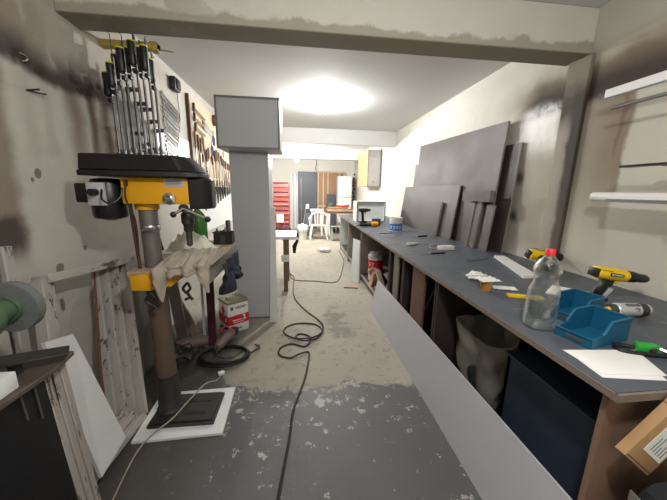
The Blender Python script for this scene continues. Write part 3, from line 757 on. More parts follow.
# ------------------------------------------------------------------ cardboard box near right, and what it stands on
t = thing('waste_sack', 'dark sack under the cardboard box at the bench end', 'sack', (1.26, .40, 0))
MB().span((-.21, -.22, 0), (.30, .235, .616), .07).build('sack_body', 'dark_cloth', t)
MB().slab([(-.225, .05, .0), (-.225, .10, .56), (-.222, .215, .58), (-.222, .20, .0)], (1, 0, 0), .006).build('clear_flap', 'bag_film', t)
t = thing('cardboard_box', 'brown cardboard box with a white printed label at the near right', 'box', (.988, .618, .716), 0, None, (0, R(40.5), 0))
MB().span((0, 0, 0), (.143, .030, .34), .002).build('box_body', 'cardboard', t)
MB().span((-.0008, -.0008, .205), (.1438, .0308, .208)).build('flap_seam', 'cardboard_dark', t)
MB().span((.004, -.001, .008), (.139, .0, .011)).build('bottom_seam', 'cardboard_dark', t)
lb = MB().span((.035, -.0014, .052), (.132, -.0004, .150)).build('white_label', 'paper', t)
s = MB()
for i in range(5): s.span((.112-.014*i, -.0022, .064), (.115-.014*i, -.0016, .138-.022*(i % 3)))
s.build('label_print', 'ink', lb)

# ------------------------------------------------------------------ drill press
dp = thing('drill_press', 'yellow and black pillar drill press standing by the left wall', 'drill press', (-.875, 1.75, .0165))
P = lambda x, y, z: (x+.87, y-1.75, z-.016)
bp = MB(); bp.prism([(-.095, -.13), (.31, -.13), (.31, .15), (-.095, .15)], .022); bp.prism([(-.085, -.115), (.295, -.115), (.295, .135), (-.085, .135)], .016, Matrix.Translation((0, 0, .022))); bp.build('base_plate', 'iron', dp, .006)
for y in (-.055, .055): MB().span((.10, y-.012, .036), (.25, y+.012, .0395)).build('base_slot', 'black_gloss', dp)
MB().lathe([(.080, .036), (.080, .055), (.068, .07), (.064, .30)], 28).build('column_flange', 'iron', dp)
MB().lathe([(.058, .30), (.056, .92)], 28).build('column_sleeve', 'sleeve', dp)['label'] = 'brown wrapped lower part of the column'
MB().lathe([(.047, .92), (.047, 1.56)], 28).build('column', 'column_iron', dp)
MB().lathe([(.051, 1.235), (.053, 1.24), (.053, 1.265), (.051, 1.27)], 28).build('collar', 'chrome', dp)
MB().box((.02, -.058, 1.252), (.05, .02, .02), None, .003).build('collar_screw', 'steel', dp)
MB().cyl((-.055, -.045, .98), (-.062, -.055, 1.40), .010, n=10).build('rack_rod', 'rust', dp)
# yellow table bracket and the plywood board upon it
MB().span((-.085, -.11, .905), (.03, .10, 1.005), .006).build('table_bracket', 'yellow', dp)
MB().span((.035, -.105, .925), (.13, .12, 1.004), .006).build('table_arm', 'yellow', dp)
MB().prism([(-.085, -.125), (.32, -.035), (.305, .80), (-.19, 1.0), (-.13, .25)], .016, Matrix.Translation((0, 0, 1.006))).build('table_board', 'plywood', dp)
MB().span((.285, -.02, .90), (.305, .78, 1.004)).build('board_rail', 'grey_wood', dp)
# head
MB().span((-.075, -.095, 1.395), (.265, .085, 1.535), .006).build('head', 'yellow', dp)
MB().lathe([(.060, 1.36), (.062, 1.40)], 24).build('head_neck', 'yellow', dp)
nose = MB(); nose.prism([(.266, -.10), (.33, -.095), (.365, -.06), (.375, 0), (.365, .05), (.33, .085), (.266, .09)], .165, Matrix.Translation((0, 0, 1.37))); nose.build('front_cover', 'black_gloss', dp, .006)
cover = MB(); poly = [(-.235, -.15), (.25, -.15), (.32, -.11), (.345, -.03), (.335, .05), (.25, .12), (-.235, .12)]
top = [(-.228, -.143), (.21, -.143), (.25, -.105), (.265, -.03), (.26, .045), (.21, .113), (-.228, .113)]
ra = [cover.bm.verts.new((x, y, 1.566)) for x, y in poly]; rb = [cover.bm.verts.new((x, y, 1.648)) for x, y in top]
cover.bm.faces.new(ra[::-1]); cover.bm.faces.new(rb)
for k in range(7): cover.bm.faces.new((ra[k], ra[(k+1) % 7], rb[(k+1) % 7], rb[k]))
cover.build('belt_cover', 'black_gloss', dp, .008)
lip = MB(); lip.prism([(x*1.012, y*1.035) for x, y in poly], .028, Matrix.Translation((0, 0, 1.538))); lip.build('belt_tray', 'black_gloss', dp, .005)
MB().lathe([(.02, 1.30), (.075, 1.315), (.082, 1.33), (.082, 1.50), (.07, 1.525), (.03, 1.53)], 28, Matrix.Translation((-.185, -.02, 0))).build('motor', 'black_gloss', dp)
mb = MB(); mb.span((-.30, -.10, 1.40), (-.20, -.04, 1.50), .008); mb.build('switch_box', 'black_plastic', dp)
MB().span((-.235, -.112, 1.385), (-.15, -.085, 1.505), .004).build('motor_plate', 'panel_grey', dp)
MB().cyl((-.19, -.112, 1.455), (-.19, -.15, 1.455), .018).build('motor_knob', 'black_plastic', dp)
MB().tube(spline([(-.16, -.108, 1.47), (-.14, -.15, 1.42), (-.10, -.15, 1.40), (-.07, -.12, 1.43), (-.065, -.10, 1.48)], 6), .005, 8).build('motor_lead', 'cable_black', dp)
MB().tube(spline([(-.045, -.10, 1.50), (-.05, -.105, 1.42), (-.03, -.08, 1.30), (-.045, -.06, 1.10)], 6), .004, 8).build('red_lead', 'rust', dp)
MB().box((-.045, -.097, 1.505), (.018, .012, .03), None, .002).build('bolt_bracket', 'rust', dp)
MB().lathe([(.034, 0), (.032, .010), (.02, .012), (.012, .02), (.010, .024)], 26, Matrix.Translation((.165, -.097, 1.425)) @ Matrix.Rotation(R(90), 4, 'X')).build('depth_dial', 'chrome', dp)
rp = MB().span((.145, -.098, 1.49), (.245, -.0955, 1.53)).build('rating_plate', 'panel_grey', dp)
s = MB()
for i in range(4): s.span((.152, -.0988, 1.522-.008*i), (.235-.012*(i % 2), -.098, 1.525-.008*i))
s.build('rating_print', 'ink', rp)
MB().cyl((.222, -.02, 1.37), (.222, -.02, 1.345), .030, .028).build('quill', 'steel', dp)
MB().lathe([(.020, 1.345), (.033, 1.340), (.035, 1.335), (.035, 1.285), (.027, 1.275), (.026, 1.240), (.017, 1.232)], 22, Matrix.Translation((.222, -.02, 0))).build('chuck', 'iron', dp)
MB().lathe([(.017, 1.235), (.017, 1.23), (.016, 1.155), (.004, 1.145)], 14, Matrix.Translation((.222, -.02, 0))).build('drill_bit', 'dark_steel', dp)
MB().cyl((.24, -.10, 1.375), (.24, -.125, 1.375), .022).build('feed_hub', 'iron', dp)
for dx, dz in ((.115, -.052), (-.045, -.030)):
    lv = MB().cyl((.24, -.118, 1.375), (.24+dx, -.128, 1.375+dz), .0085, n=10).build('feed_lever', 'chrome', dp)
    MB().ball((.24+dx*1.1, -.129, 1.375+dz*1.1), .017, (1, 1, 1), 0, sub=2).build('lever_knob', 'black_plastic', lv)
solo('base_board', MB().box((0, 0, .008), (.52, .42, .016)), 'white_paint', 'white board lying on the floor under the drill press foot', 'board', (-.762, 1.755, 0), R(2))

# things on the drill press board (top at z = 1.038)
ZB = 1.0391
def rag_fn(u, v):
    # u across the front, v from back (0) over the edge (.55) down the front (1)
    x = -.818+.285*u; yf = 1.637+(x+.93)*.22
    wr = .026*noise.noise(Vector((u*6, v*5, 2.0)))+.014*noise.noise(Vector((u*15, v*9, 4.0)))+.010*math.sin(u*19+v*5+3*noise.noise(Vector((u*3, v*3, 0))))*min(1, v*2)
    if v < .55:
        k = v/.55; y = yf+.36*(1-k)+.02*noise.noise(Vector((u*4, 7, v))); z = ZB+.034+abs(wr)*.9+.018*math.sin(PI*k)
        if u < .04 or u > .96 or v < .04: z = ZB+.012
        return (x, y, z)
    k = (v-.55)/.45
    drop = .085+.13*math.exp(-((u-.10)/.07)**2)+.10*math.exp(-((u-.96)/.09)**2)-.03*math.sin(PI*u)+.02*noise.noise(Vector((u*9, 3, 3)))
    y = yf-.064-.012*math.sin(u*24)+wr*.6
    return (x+.02*k*(.5-u), y, ZB+.030-drop*k)
o = solo('work_rag', MB().sheet(rag_fn, 60, 44, .004), 'rag', 'crumpled grey-beige rag draped over the front of the drill table', 'rag')
def wcloth(u, v):
    a, b = u-.5, v-.5
    h = max(0, 1-(a*a+b*b)*4.2)
    x, y = -.83+a*.36, 2.23+b*.30
    z = ZB+.006+.115*h*(.55+.9*abs(noise.noise(Vector((u*6, v*6, 5)))))+.03*h
    return (x, y, z)
o = solo('white_cloth', MB().sheet(wcloth, 44, 44, .003), 'white_cloth', 'crumpled white cloth heaped on the drill table behind the rag', 'cloth')
t = thing('soda_bottle', 'green plastic bottle with a red cap on the drill table', 'bottle', (-.85, 2.46, ZB))
t.scale = (1.28, 1.28, .98)
MB().lathe([(.04, 0), (.052, .008), (.054, .03), (.053, .15), (.054, .20), (.050, .225), (.036, .262), (.020, .288), (.014, .298), (.013, .312)], 32).build('bottle_body', 'pet_green', t)
MB().lathe([(.018, .304), (.018, .326), (.015, .329)], 20).build('cap', 'cap_red', t)
t = thing('tool_caddy', 'small black box filled with tools at the back of the drill table', 'tool box', (-.655, 2.49, ZB))
b = MB(); b.span((-.075, -.05, 0), (.075, .05, .006))
for lo, hi in (((-.075, -.05, .006), (.075, -.045, .105)), ((-.075, .045, .006), (.075, .05, .105)), ((-.075, -.045, .006), (-.07, .045, .105)), ((.07, -.045, .006), (.075, .045, .105))): b.span(lo, hi)
b.build('box_body', 'black_plastic', t)
MB().span((-.02, -.0525, .01), (.015, -.05, .075)).build('front_label', 'dark_steel', t)
MB().span((-.082, -.056, .098), (.082, -.050, .108)).build('rim', 'black_plastic', t)
s = MB()
for i in range(9):
    x = -.06+.015*i; s.cyl((x, random.uniform(-.03, .03), .006), (x+random.uniform(-.02, .02), random.uniform(-.03, .03), random.uniform(.11, .15)), .007, n=8)
s.build('drill_bits', 'steel', t)
s = MB(); s.span((.02, -.02, .006), (.055, .02, .20), .006); s.build('tall_bit_case', 'dark_steel', t)
t = thing('black_marker', 'short black marker standing at the left of the white cloth', 'marker', (-1.035, 2.2, ZB))
MB().cyl((0, 0, .004), (-.02, 0, .11), .016).build('barrel', 'black_plastic', t); MB().cyl((-.02, 0, .11), (-.024, 0, .135), .013).build('cap', 'rubber', t)

# hanging under the drill table
t = thing('navy_overall', 'dark blue cloth hanging below the right edge of the drill table', 'cloth', (-.538, 2.2, 0))
def hang(u, v):
    y = -.30+.50*u; r = .030*math.sin(u*17+v*3)+.03*noise.noise(Vector((u*5, v*5, 1)))
    return (.012+r*(.2+v)+.0, y+.02*math.sin(v*6), 1.004-.20*v-.04*math.sin(u*9)*v)
MB().sheet(hang, 40, 24, .006).build('cloth', 'navy_cloth', t)
solo('grey_board', MB().slab([(0, -.30, 0), (0, .36, 0), (-.10, .36, .84), (-.10, -.30, .84)], (-1, 0, -.1), .016), 'shade_grey_board', 'wide grey board leaning on the wall below the drill table', 'board', (-1.27, 2.42, .002))
solo('grey_plank', MB().bar((0, 0, .0), (-.12, .10, .86), .10, .02, (0, 1, .1)), 'grey_wood', 'grey plank standing slanted before the wide grey board', 'plank', (-1.12, 2.62, .005))
solo('grey_plank', MB().bar((0, 0, .0), (-.26, .12, .46), .08, .02, (0, 1, .1)), 'grey_wood', 'short grey plank slanted low below the drill table', 'plank', (-.98, 2.66, .012))
solo('maroon_plank', MB().bar((0, 0, .0), (.0, .06, .93), .07, .02, (0, 1, .1)), 'maroon', 'dark reddish batten standing behind the hanging blue cloth', 'plank', (-.86, 2.62, .005))
solo('white_batten', MB().bar((0, 0, .0), (.0, .05, .95), .02, .02, (0, 1, .1)), 'panel_grey', 'thin pale batten standing left of the reddish one', 'plank', (-.93, 2.62, .005))
def hook(loc, label, rz):
    t = thing('spring_clamp', label, 'clamp', loc, rz, 'black clamps below the drill table')
    MB().tube(spline([(0, 0, .0), (.02, -.005, -.03), (.0, -.005, -.06), (.03, -.005, -.10)], 5), .008, 8).build('jaw', 'black_plastic', t)
    MB().tube(spline([(.0, 0, .0), (-.03, -.005, -.04), (.01, -.005, -.08), (-.02, -.005, -.105)], 5), .008, 8).build('handle', 'black_plastic', t)
    return t
hook((-.845, 1.62, .915), 'black spring clamp hanging below the yellow drill table bracket', R(10))
hook((-.66, 1.66, .96), 'black spring clamp hanging below the rag', R(-20))
t = thing('hose_coil', 'coiled black hose lying on the floor below the drill table', 'hose', (-.70, 2.40, .0125))
pts = []
for i in range(70):
    a = i/70*2*PI*3; r = .20+.012*math.sin(a*.37); pts.append((r*1.05*math.cos(a)+.01*i/70, r*.75*math.sin(a), .012*(i/23.3)))
MB().tube(pts, .011, 8).build('hose', 'rubber', t)
MB().tube(spline([pts[-1], (.28, .05, .03), (.30, .12, .012), (.25, .18, .006)], 6), .008, 8).build('hose_tail', 'rubber', t)
t = thing('angle_grinder', 'worn grey angle grinder lying on the floor before the paint tin', 'grinder', (-.70, 2.58, .112), R(75))
MB().tube([(-.20, 0, 0), (-.16, 0, .0), (-.05, 0, .01), (.02, 0, .01), (.06, 0, .01)], [.03, .042, .045, .052, .045], 18).build('motor_body', 'pink_grey', t)
MB().box((.10, 0, .005), (.10, .075, .07), None, .018).build('gear_head', 'iron', t)
MB().cyl((.11, 0, -.035), (.11, 0, -.048), .062).build('disc', 'stone', t)
MB().tube([(.10, .03, .01), (.12, .14, .04)], [.014, .018], 12).build('side_handle', 'rubber', t)
MB().tube(spline([(-.20, 0, 0), (-.28, -.05, -.03), (-.25, -.16, -.05), (-.12, -.2, -.055)], 6), .006, 8).build('cord', 'cable_black', t)
solo('wire_loop', MB().tube(spline([(0, 0, .0), (-.03, .02, .03), (.01, .05, .045), (.06, .03, .02), (.09, .05, .0)], 7), .005, 8), 'cap_red', 'red wire loop lying on the angle grinder', 'wire', (-.73, 2.55, .165))
t = thing('machine_clutter', 'dark lump of machine parts on the floor behind the drill column', 'scrap', (-1.06, 2.38, 0))
t.scale = (1.25,)*3
MB().ball((0, 0, .08), .10, (1.1, .9, .8), .5, 9, seed=1).build('casting', 'iron', t)
MB().tube([(-.02, 0, .12), (.14, .03, .14), (.18, .04, .135)], [.035, .04, .03], 14).build('handle', 'pink_grey', t)
t = thing('socket_adapter', 'white plug adapter lying on the floor before the coiled hose', 'plug', (-.66, 2.16, 0), R(30))
MB().box((0, 0, .014), (.05, .034, .028), None, .005).build('plug_body', 'white_plastic', t)
p = MB(); p.cyl((.025, .008, .014), (.045, .008, .014), .003, n=8); p.cyl((.025, -.008, .014), (.045, -.008, .014), .003, n=8); p.build('pins', 'steel', t)

# thin pale lead on the floor
cpts = [(-.92, 1.20), (-.94, 1.34), (-.95, 1.48), (-.90, 1.56), (-.82, 1.64), (-.775, 1.80), (-.72, 1.96), (-.68, 2.08), (-.665, 2.12)]
solo('thin_lead', MB().tube(spline([(x, y, .0045 if not (1.5 < y < 2.0) else (.067 if 1.6 < y < 1.98 else .04)) for x, y in cpts], 8), .0045, 8), 'rag', 'thin beige lead running over the drill press foot', 'cable')

# red and white square tin
t = thing('solvent_tin', 'square red and white tin on the floor beside the tall grey cabinet', 'tin', (-.735, 2.985, 0), R(37))
MB().span((-.115, -.115, 0), (.115, .115, .345), .008).build('tin_body', 'white_plastic', t)
MB().span((-.118, -.118, .325), (.118, .118, .350), .004).build('tin_top', 'tin', t)
MB().cyl((-.05, .02, .350), (-.05, .02, .372), .025).build('cap', 'white_plastic', t)
MB().tube(spline([(-.02, -.03, .350), (-.02, -.02, .378), (.04, .03, .378), (.04, .04, .350)], 6), .005, 6).build('handle', 'steel', t)
MB().span((-.1165, -.1165, .095), (.1165, .1165, .195)).build('red_band', 'red', t)
MB().prism([(0, -.06), (.05, 0), (0, .06), (-.05, 0)], .002, Matrix.Translation((-.1152, 0, .245)) @ Matrix.Rotation(R(-90), 4, 'Z') @ Matrix.Rotation(R(90), 4, 'X')).build('diamond_mark', 'red', t)
s = MB()
s.span((-.085, -.1185, .26), (-.055, -.1155, .295)); s.span((-.03, -.1185, .268), (.08, -.1155, .276)); s.span((-.03, -.1185, .283), (.09, -.1155, .289))
s.build('upper_print', 'ink', t)
s = MB(); s.span((-.07, -.1185, .135), (.03, -.1155, .147)); s.span((-.055, -.1185, .113), (.06, -.1155, .120)); s.span((.055, -.1185, .135), (.075, -.1155, .185)); s.span((.042, -.1185, .178), (.075, -.1155, .186)); s.span((.04, -.1185, .130), (.09, -.1155, .138))
s.build('white_print', 'white_plastic', t)
s = MB(); s.span((-.1185, -.085, .13), (-.1155, -.045, .15)); s.span((-.1185, -.085, .16), (-.1155, -.055, .17)); s.build('side_print', 'white_plastic', t)
s = MB(); s.span((-.075, -.1185, .04), (.03, -.1155, .052)); s.build('lower_print', 'ink', t)

# ------------------------------------------------------------------ tall cabinet with the top box
t = thing('tall_cabinet', 'tall grey cabinet carcass standing on the floor under the top box', 'cabinet', (-.745, 3.2, 0))
MB().span((0, 0, .0), (.385, .016, 1.885)).build('end_panel', 'melamine', t)
MB().span((.386, .0, .0), (.402, .42, 1.885)).build('side_panel', 'melamine', t)
MB().span((0, .017, .0), (.016, .42, 1.885)).build('side_panel', 'melamine', t)
MB().span((.017, .017, 1.868), (.385, .42, 1.885)).build('top_panel', 'melamine', t)
MB().span((.017, .017, .06), (.385, .42, .078)).build('bottom_panel', 'melamine', t)
MB().span((-.001, -.001, 0), (.403, -.0, .022)).build('edge_band', 'melamine_edge', t)
t = thing('top_box', 'wide grey box unit standing on top of the tall cabinet', 'cabinet', (-.80, 2.98, 1.886))
W, D, H = .60, .46, .47
b = MB(); b.span((0, 0, .0), (W, D, .016)); b.span((0, 0, H-.016), (W, D, H)); b.span((0, .0, .016), (.016, D, H-.016)); b.span((W-.016, 0, .016), (W, D, H-.016))
b.build('carcass', 'melamine', t)
MB().span((.017, .006, .017), (W-.017, .02, H-.017)).build('back_panel', 'melamine', t)
e = MB(); k = .017
e.span((0, -.002, 0), (k, 0, H)); e.span((W-k, -.002, 0), (W, 0, H)); e.span((k, -.002, 0), (W-k, 0, k)); e.span((k, -.002, H-k), (W-k, 0, H)); e.build('edge_band', 'melamine_edge', t)
solo('white_strip', MB().slab([(-.085, 0, 0), (0, 0, 0), (0, .05, 1.31), (-.05, .05, 1.31)], (0, 1, 0), .018), 'white_paint', 'narrow white strip of board leaning on the tall grey cabinet', 'board', (-.278, 3.09, 0))
# white table behind, with its post
t = thing('side_table', 'white topped side table peeping out behind the tall cabinet', 'table', (-.45, 4.3, 0))
MB().span((-.40, -.24, .80), (.38, .40, .842), .003).build('table_top', 'white_paint', t)
for x, y in ((.22, -.18), (-.35, -.18), (.22, .34), (-.35, .34)):
    MB().span((x-.03, y-.03, 0), (x+.03, y+.03, .80)).build('leg', 'brown_wood', t)
t = thing('power_strip', 'white socket fixed to the brown table leg beside the tall cabinet', 'socket', (-.235, 4.075, .47))
MB().span((-.055, -.02, 0), (.055, .015, .10), .004).build('socket_body', 'white_plastic', t)
c = MB(); c.cyl((0, -.021, .05), (0, -.018, .05), .018); c.build('socket_hole', 'panel_grey', t)
solo('dark_tool', MB().tube([(0, 0, 0), (.0, .02, .10), (.05, .0, .2)], [.02, .034, .02], 12), 'dark_cloth', 'dark rag hanging below the white table top', 'rag', (-.10, 4.12, .585))

# cables on the floor
blk = [(-.13, .9, 0), (-.12, 1.14, 0), (-.08, 1.48, 0), (-.06, 1.72, 0), (.02, 2.03, 0), (.06, 2.30, 0), (.06, 2.42, 0), (-.02, 2.37, 1), (-.11, 2.34, 0), (-.21, 2.40, 0), (-.20, 2.52, 0), (-.10, 2.58, 0), (.03, 2.52, 0), (.09, 2.64, 1), (.04, 2.75, 0), (-.03, 2.77, 0), (-.06, 2.70, 0), (.02, 2.60, 1), (.15, 2.67, 0), (.22, 2.82, 0), (.16, 2.97, 0), (-.02, 3.02, 0), (-.15, 2.96, 0), (-.19, 2.82, 0), (-.08, 2.66, 1), (.08, 2.62, 2), (.20, 2.74, 1), (.235, 2.92, 1), (.18, 3.12, 0), (.04, 3.40, 0), (-.10, 3.83, 0), (-.13, 4.4, 0), (-.13, 4.80, 0), (-.20, 5.0, 0), (-.24, 5.2, 0)]
solo('extension_cable', MB().tube(spline([(x, y, .0085+.017*l) for x, y, l in blk], 10), .0085, 8), 'cable_black', 'black extension cable looping down the middle of the floor', 'cable')
c2 = [(-.23, 5.3), (-.20, 4.9), (-.10, 4.62), (.23, 4.55), (.52, 4.45), (.66, 4.68), (.80, 5.3), (.93, 6.0), (.95, 6.9)]
solo('floor_lead', MB().tube(spline([(x, y, .007) for x, y in c2], 10), .007, 8), 'cable_black', 'thin dark lead crossing the far floor to the cupboards', 'cable')
solo('floor_bag', MB().ball((0, 0, .055), .075, (2.1, 1.2, .75), .4, 9, seed=8, zmin=.001), 'white_bag', 'small white plastic bag lying on the far floor', 'bag', (.57, 6.87, 0))

# ------------------------------------------------------------------ left wall tools
t = thing('clamp_rail', 'yellowish wooden rail with a steel rod end holding the bar clamps', 'rail', (XL+.002, 2.49, 2.49))
MB().span((0, -.03, 0), (.39, .03, .045), .003).build('rail', 'yellow_rail', t)
MB().cyl((.30, 0, .022), (.48, .03, .012), .005, n=8).build('rod', 'steel', t)
MB().span((.34, -.034, -.008), (.39, .034, .050), .004).build('end_cap', 'yellow_rail', t)
clamps = [(-1.385, 2.30, .60), (-1.345, 2.335, .62), (-1.31, 2.42, .70), (-1.268, 2.43, .70), (-1.228, 2.465, .75), (-1.19, 2.478, .72), (-1.15, 2.475, .74), (-1.112, 2.45, .72), (-1.075, 2.40, .66)]
ordn = ['first', 'second', 'third', 'fourth', 'fifth', 'sixth', 'seventh', 'eighth', 'ninth', 'tenth', 'eleventh', 'twelfth', 'thirteenth', 'fourteenth', 'fifteenth', 'sixteenth', 'seventeenth', 'eighteenth']
ordn = ordn+['nineteenth', 'twentieth']
def bar_clamp(x, ztop, L, odd, label):
    t = thing('bar_clamp', label, 'clamp', (x+.041*odd, 2.447-.003*(x+1.4)*10-.084*odd, ztop), 0, 'bar clamps hung on the wooden rail')
    MB().span((-.004, .004, -L), (.004, .026, .06)).build('bar', 'clamp_steel', t)
    MB().lathe([(.017, -.155), (.0255, -.14), (.023, -.06), (.0255, -.02), (.025, -.004)], 14, Matrix.Translation((0, -.026, 0))).build('grip', 'black_plastic', t)
    MB().lathe([(.025, -.004), (.024, .004), (.015, .009)], 14, Matrix.Translation((0, -.026, 0))).build('end_cap', 'clamp_yellow', t)
    MB().span((-.012, -.028, -.195), (.012, .018, -.166), .004).build('sliding_jaw', 'black_plastic', t)
    MB().span((-.011, -.020, -L+.02), (.011, .028, -L+.055), .003).build('fixed_jaw', 'clamp_steel', t)
    yb = t.location.y   # the front row hooks onto the back of the beam, the rear row onto the rail
    (MB().tube([(0, .015, .05), (0, .015, 2.53-ztop), (0, 2.3015-yb, 2.53-ztop)], .003, 8) if odd else MB().cyl((0, .015, .045), (0, .045, .045), .004, n=8)).build('hanging_pin', 'dark_steel', t)
    return t
for i, (x, zt, L) in enumerate(clamps):
    bar_clamp(x, zt, L, i % 2, 'black gripped bar clamp with yellow cap, %s from the left on the rail' % ordn[i])
# plain steel F clamps further along the wall
fc = [(2.72, 2.30, .62), (2.82, 2.22, .60), (2.92, 2.20, .62), (3.02, 2.12, .50), (3.12, 2.06, .45)]
for i, (y, zt, L) in enumerate(fc):
    t = thing('screw_clamp', 'plain steel screw clamp on the left wall, %s along from the wooden rail' % ordn[i], 'clamp', (XL+.016, y, zt), 0, 'steel screw clamps on the left wall')
    MB().span((-.004, -.011, -L), (.004, .011, .0)).build('bar', 'clamp_steel', t)
    MB().span((-.008, -.012, -.03), (.09, .012, .0), .003).build('fixed_jaw', 'dark_steel', t)
    MB().span((-.008, -.014, -L*.55-.03), (.09, .014, -L*.55), .003).build('sliding_jaw', 'dark_steel', t)
    MB().cyl((.075, 0, -L*.55-.16), (.075, 0, -L*.55+.04), .007, n=10).build('screw', 'steel', t)
    MB().cyl((-.015, .0, -.034), (.03, .0, -.034), .004, n=8).build('hanging_pin', 'dark_steel', t)
    MB().cyl((.075, 0, -L*.55-.27), (.075, 0, -L*.55-.15), .015, n=12).build('grip', 'dark_handle', t)
solo('hanging_whiteboard', MB().span((0, 3.15, 1.60), (.010, 4.02, 2.08)), 'white_board', 'upper white panel fixed on the left wall behind the spanners', 'panel', (XL+.001, 0, 0))
solo('hanging_whiteboard', MB().span((0, 3.93, .86), (.010, 6.3, 1.53)), 'white_board', 'lower white panel on the left wall below the tool rack', 'panel', (XL+.001, 0, 0))
solo('tan_tool_board', MB().span((0, 4.06, 1.57), (.012, 6.28, 2.66)), 'tan_board', 'tan tool board on the left wall above the small tool rack', 'board', (XL+.012, 0, 0))
solo('board_trim', MB().span((0, 4.03, 1.57), (.03, 4.058, 2.66)), 'dark_handle', 'dark upright strip at the near edge of the tan tool board', 'trim', (XL+.012, 0, 0))
# combination spanners
def spanner(y, z, L, label):
    t = thing('spanner', label, 'spanner', (XL+.0175, y, z), 0, 'spanners hung in a column', (R(-14), 0, 0))
    k = .45+L*1.1
    MB().bar((0, .02, 0), (0, L-.02, 0), .008, .023*k, (0, 0, 1), .002).build('shank', 'clamp_steel' if int(z*100) % 2 else 'steel', t)
    MB().lathe([(.009*k, -.005), (.021*k, -.005), (.021*k, .005), (.009*k, .005), (.009*k, -.005)], 16, Matrix.Translation((0, 0, 0)) @ Matrix.Rotation(R(90), 4, 'Y'), cap=False).build('ring_end', 'steel', t)
    MB().cyl((-.006, 0, .004), (.012, 0, .004), .003, n=8).build('hanging_pin', 'dark_steel', t)
    kk = .0215*k
    MB().prism([(-.4*kk, -.5*kk), (.3*kk, -1.0*kk), (1.3*kk, -.75*kk), (1.2*kk, -.4*kk), (.4*kk, -.4*kk), (.4*kk, .4*kk), (1.2*kk, .4*kk), (1.3*kk, .75*kk), (.3*kk, 1.0*kk), (-.4*kk, .5*kk)], .010,
               Matrix(((0, 0, 1, -.005), (1, 0, 0, L), (0, 1, 0, 0), (0, 0, 0, 1)))).build('jaw_end', 'steel', t)
    return t
for i in range(17):
    spanner(3.36+.012*(i % 3)-.02*i/17, 2.46-.043*i, .42-.012*i, 'chrome spanner in the column, %s from the top' % ordn[i])
t = thing('tool_pouch', 'small black tool holder hung at the top beside the spanners', 'holder', (XL+.012, 3.64, 2.56))
MB().span((0, -.06, 0), (.06, .09, .14), .012).build('holder_body', 'black_plastic', t)
MB().span((.06, -.03, .02), (.075, .06, .12), .004).build('front_pocket', 'rubber', t)
MB().cyl((.01, .12, -.18), (.01, .10, .02), .006, n=8).build('hanging_cord', 'dark_steel', t)
# tools on the tan board: (y, z)
XB = XL+.024
def hammer(y, z, L, label, tilt=-8, head='iron'):
    t = thing('hammer', label, 'hammer', (XB+.03, y, z), 0, 'hammers on the tan board', (R(tilt), 0, 0))
    MB().tube([(0, 0, 0), (0, L*.5, 0), (0, L, 0)], [.013, .011, .015], 10).build('handle', 'handle_wood', t)
    MB().box((0, 0, 0), (.03, .032, .11), None, .005).build('head', head, t)
    return t
hammer(4.16, 2.53, .42, 'wooden handled hammer, topmost on the tan tool board')
hammer(4.16, 2.413, .38, 'wooden handled hammer, second from the top on the tan tool board')
hammer(4.18, 2.295, .36, 'wooden handled hammer, lowest on the tan tool board')
t = thing('hand_saw', 'broad grey hand saw between the hammers on the tan board', 'saw', (XB+.010, 4.62, 2.33), 0, None, (R(-8), 0, 0))
MB().prism([(0, 0), (.36, .03), (.36, .09), (0, .13)], .003, Matrix(((0, 0, 1, 0), (1, 0, 0, 0), (0, 1, 0, 0), (0, 0, 0, 1)))).build('blade', 'steel', t)
MB().box((0, -.04, .065), (.02, .09, .12), None, .012).build('handle', 'handle_wood', t)
t = thing('hanging_roll', 'round reddish brown roll hung high on the tan board beside the top box', 'roll', (XB, 5.12, 2.58))
MB().lathe([(.035, 0), (.085, 0), (.085, .05), (.035, .05), (.035, 0)], 24, Matrix.Rotation(R(90), 4, 'Y'), cap=False).build('roll', 'red_wood', t)
def chisel(y, z, L, label, mat, tilt=0, name='chisel', blade='dark_steel'):
    t = thing(name, label, name.replace('_', ' '), (XB+.025, y, z), 0, name.replace('_', ' ')+'s on the tan board', (R(tilt), 0, 0))
    MB().tube([(0, 0, 0), (0, 0, -.03), (0, 0, -L*.35), (0, 0, -L*.4)], [.014, .018, .015, .010], 10).build('handle', mat, t)
    MB().span((-.004, -.009, -L), (.004, .009, -L*.4)).build('blade', blade, t)
    MB().cyl((-.026, 0, -.02), (-.01, 0, -.02), .003, n=8).build('hanging_pin', 'dark_steel', t)
    return t
rows = [(4.14, 2.24, .56), (4.235, 2.21, .50), (4.345, 2.18, .48), (4.44, 2.22, .52), (4.56, 2.06, .44), (5.0, 2.10, .44), (5.10, 2.12, .44), (5.22, 2.10, .46), (5.36, 2.06, .42), (5.50, 2.02, .38), (5.64, 2.0, .36), (5.80, 1.98, .34), (4.68, 2.10, .42), (4.82, 2.0, .34), (4.38, 1.98, .3), (5.95, 1.96, .32), (5.30, 2.30, .2), (5.55, 2.26, .2)]
for i, (y, z, L) in enumerate(rows):
    chisel(y, z, L, 'dark handled file hanging on the tan board, %s from the dark strip' % ordn[i], 'dark_handle' if i % 3 else 'handle_wood', (0, 6, -5, 10, 3)[i % 5], 'file', 'rust' if i % 2 else 'dark_steel')
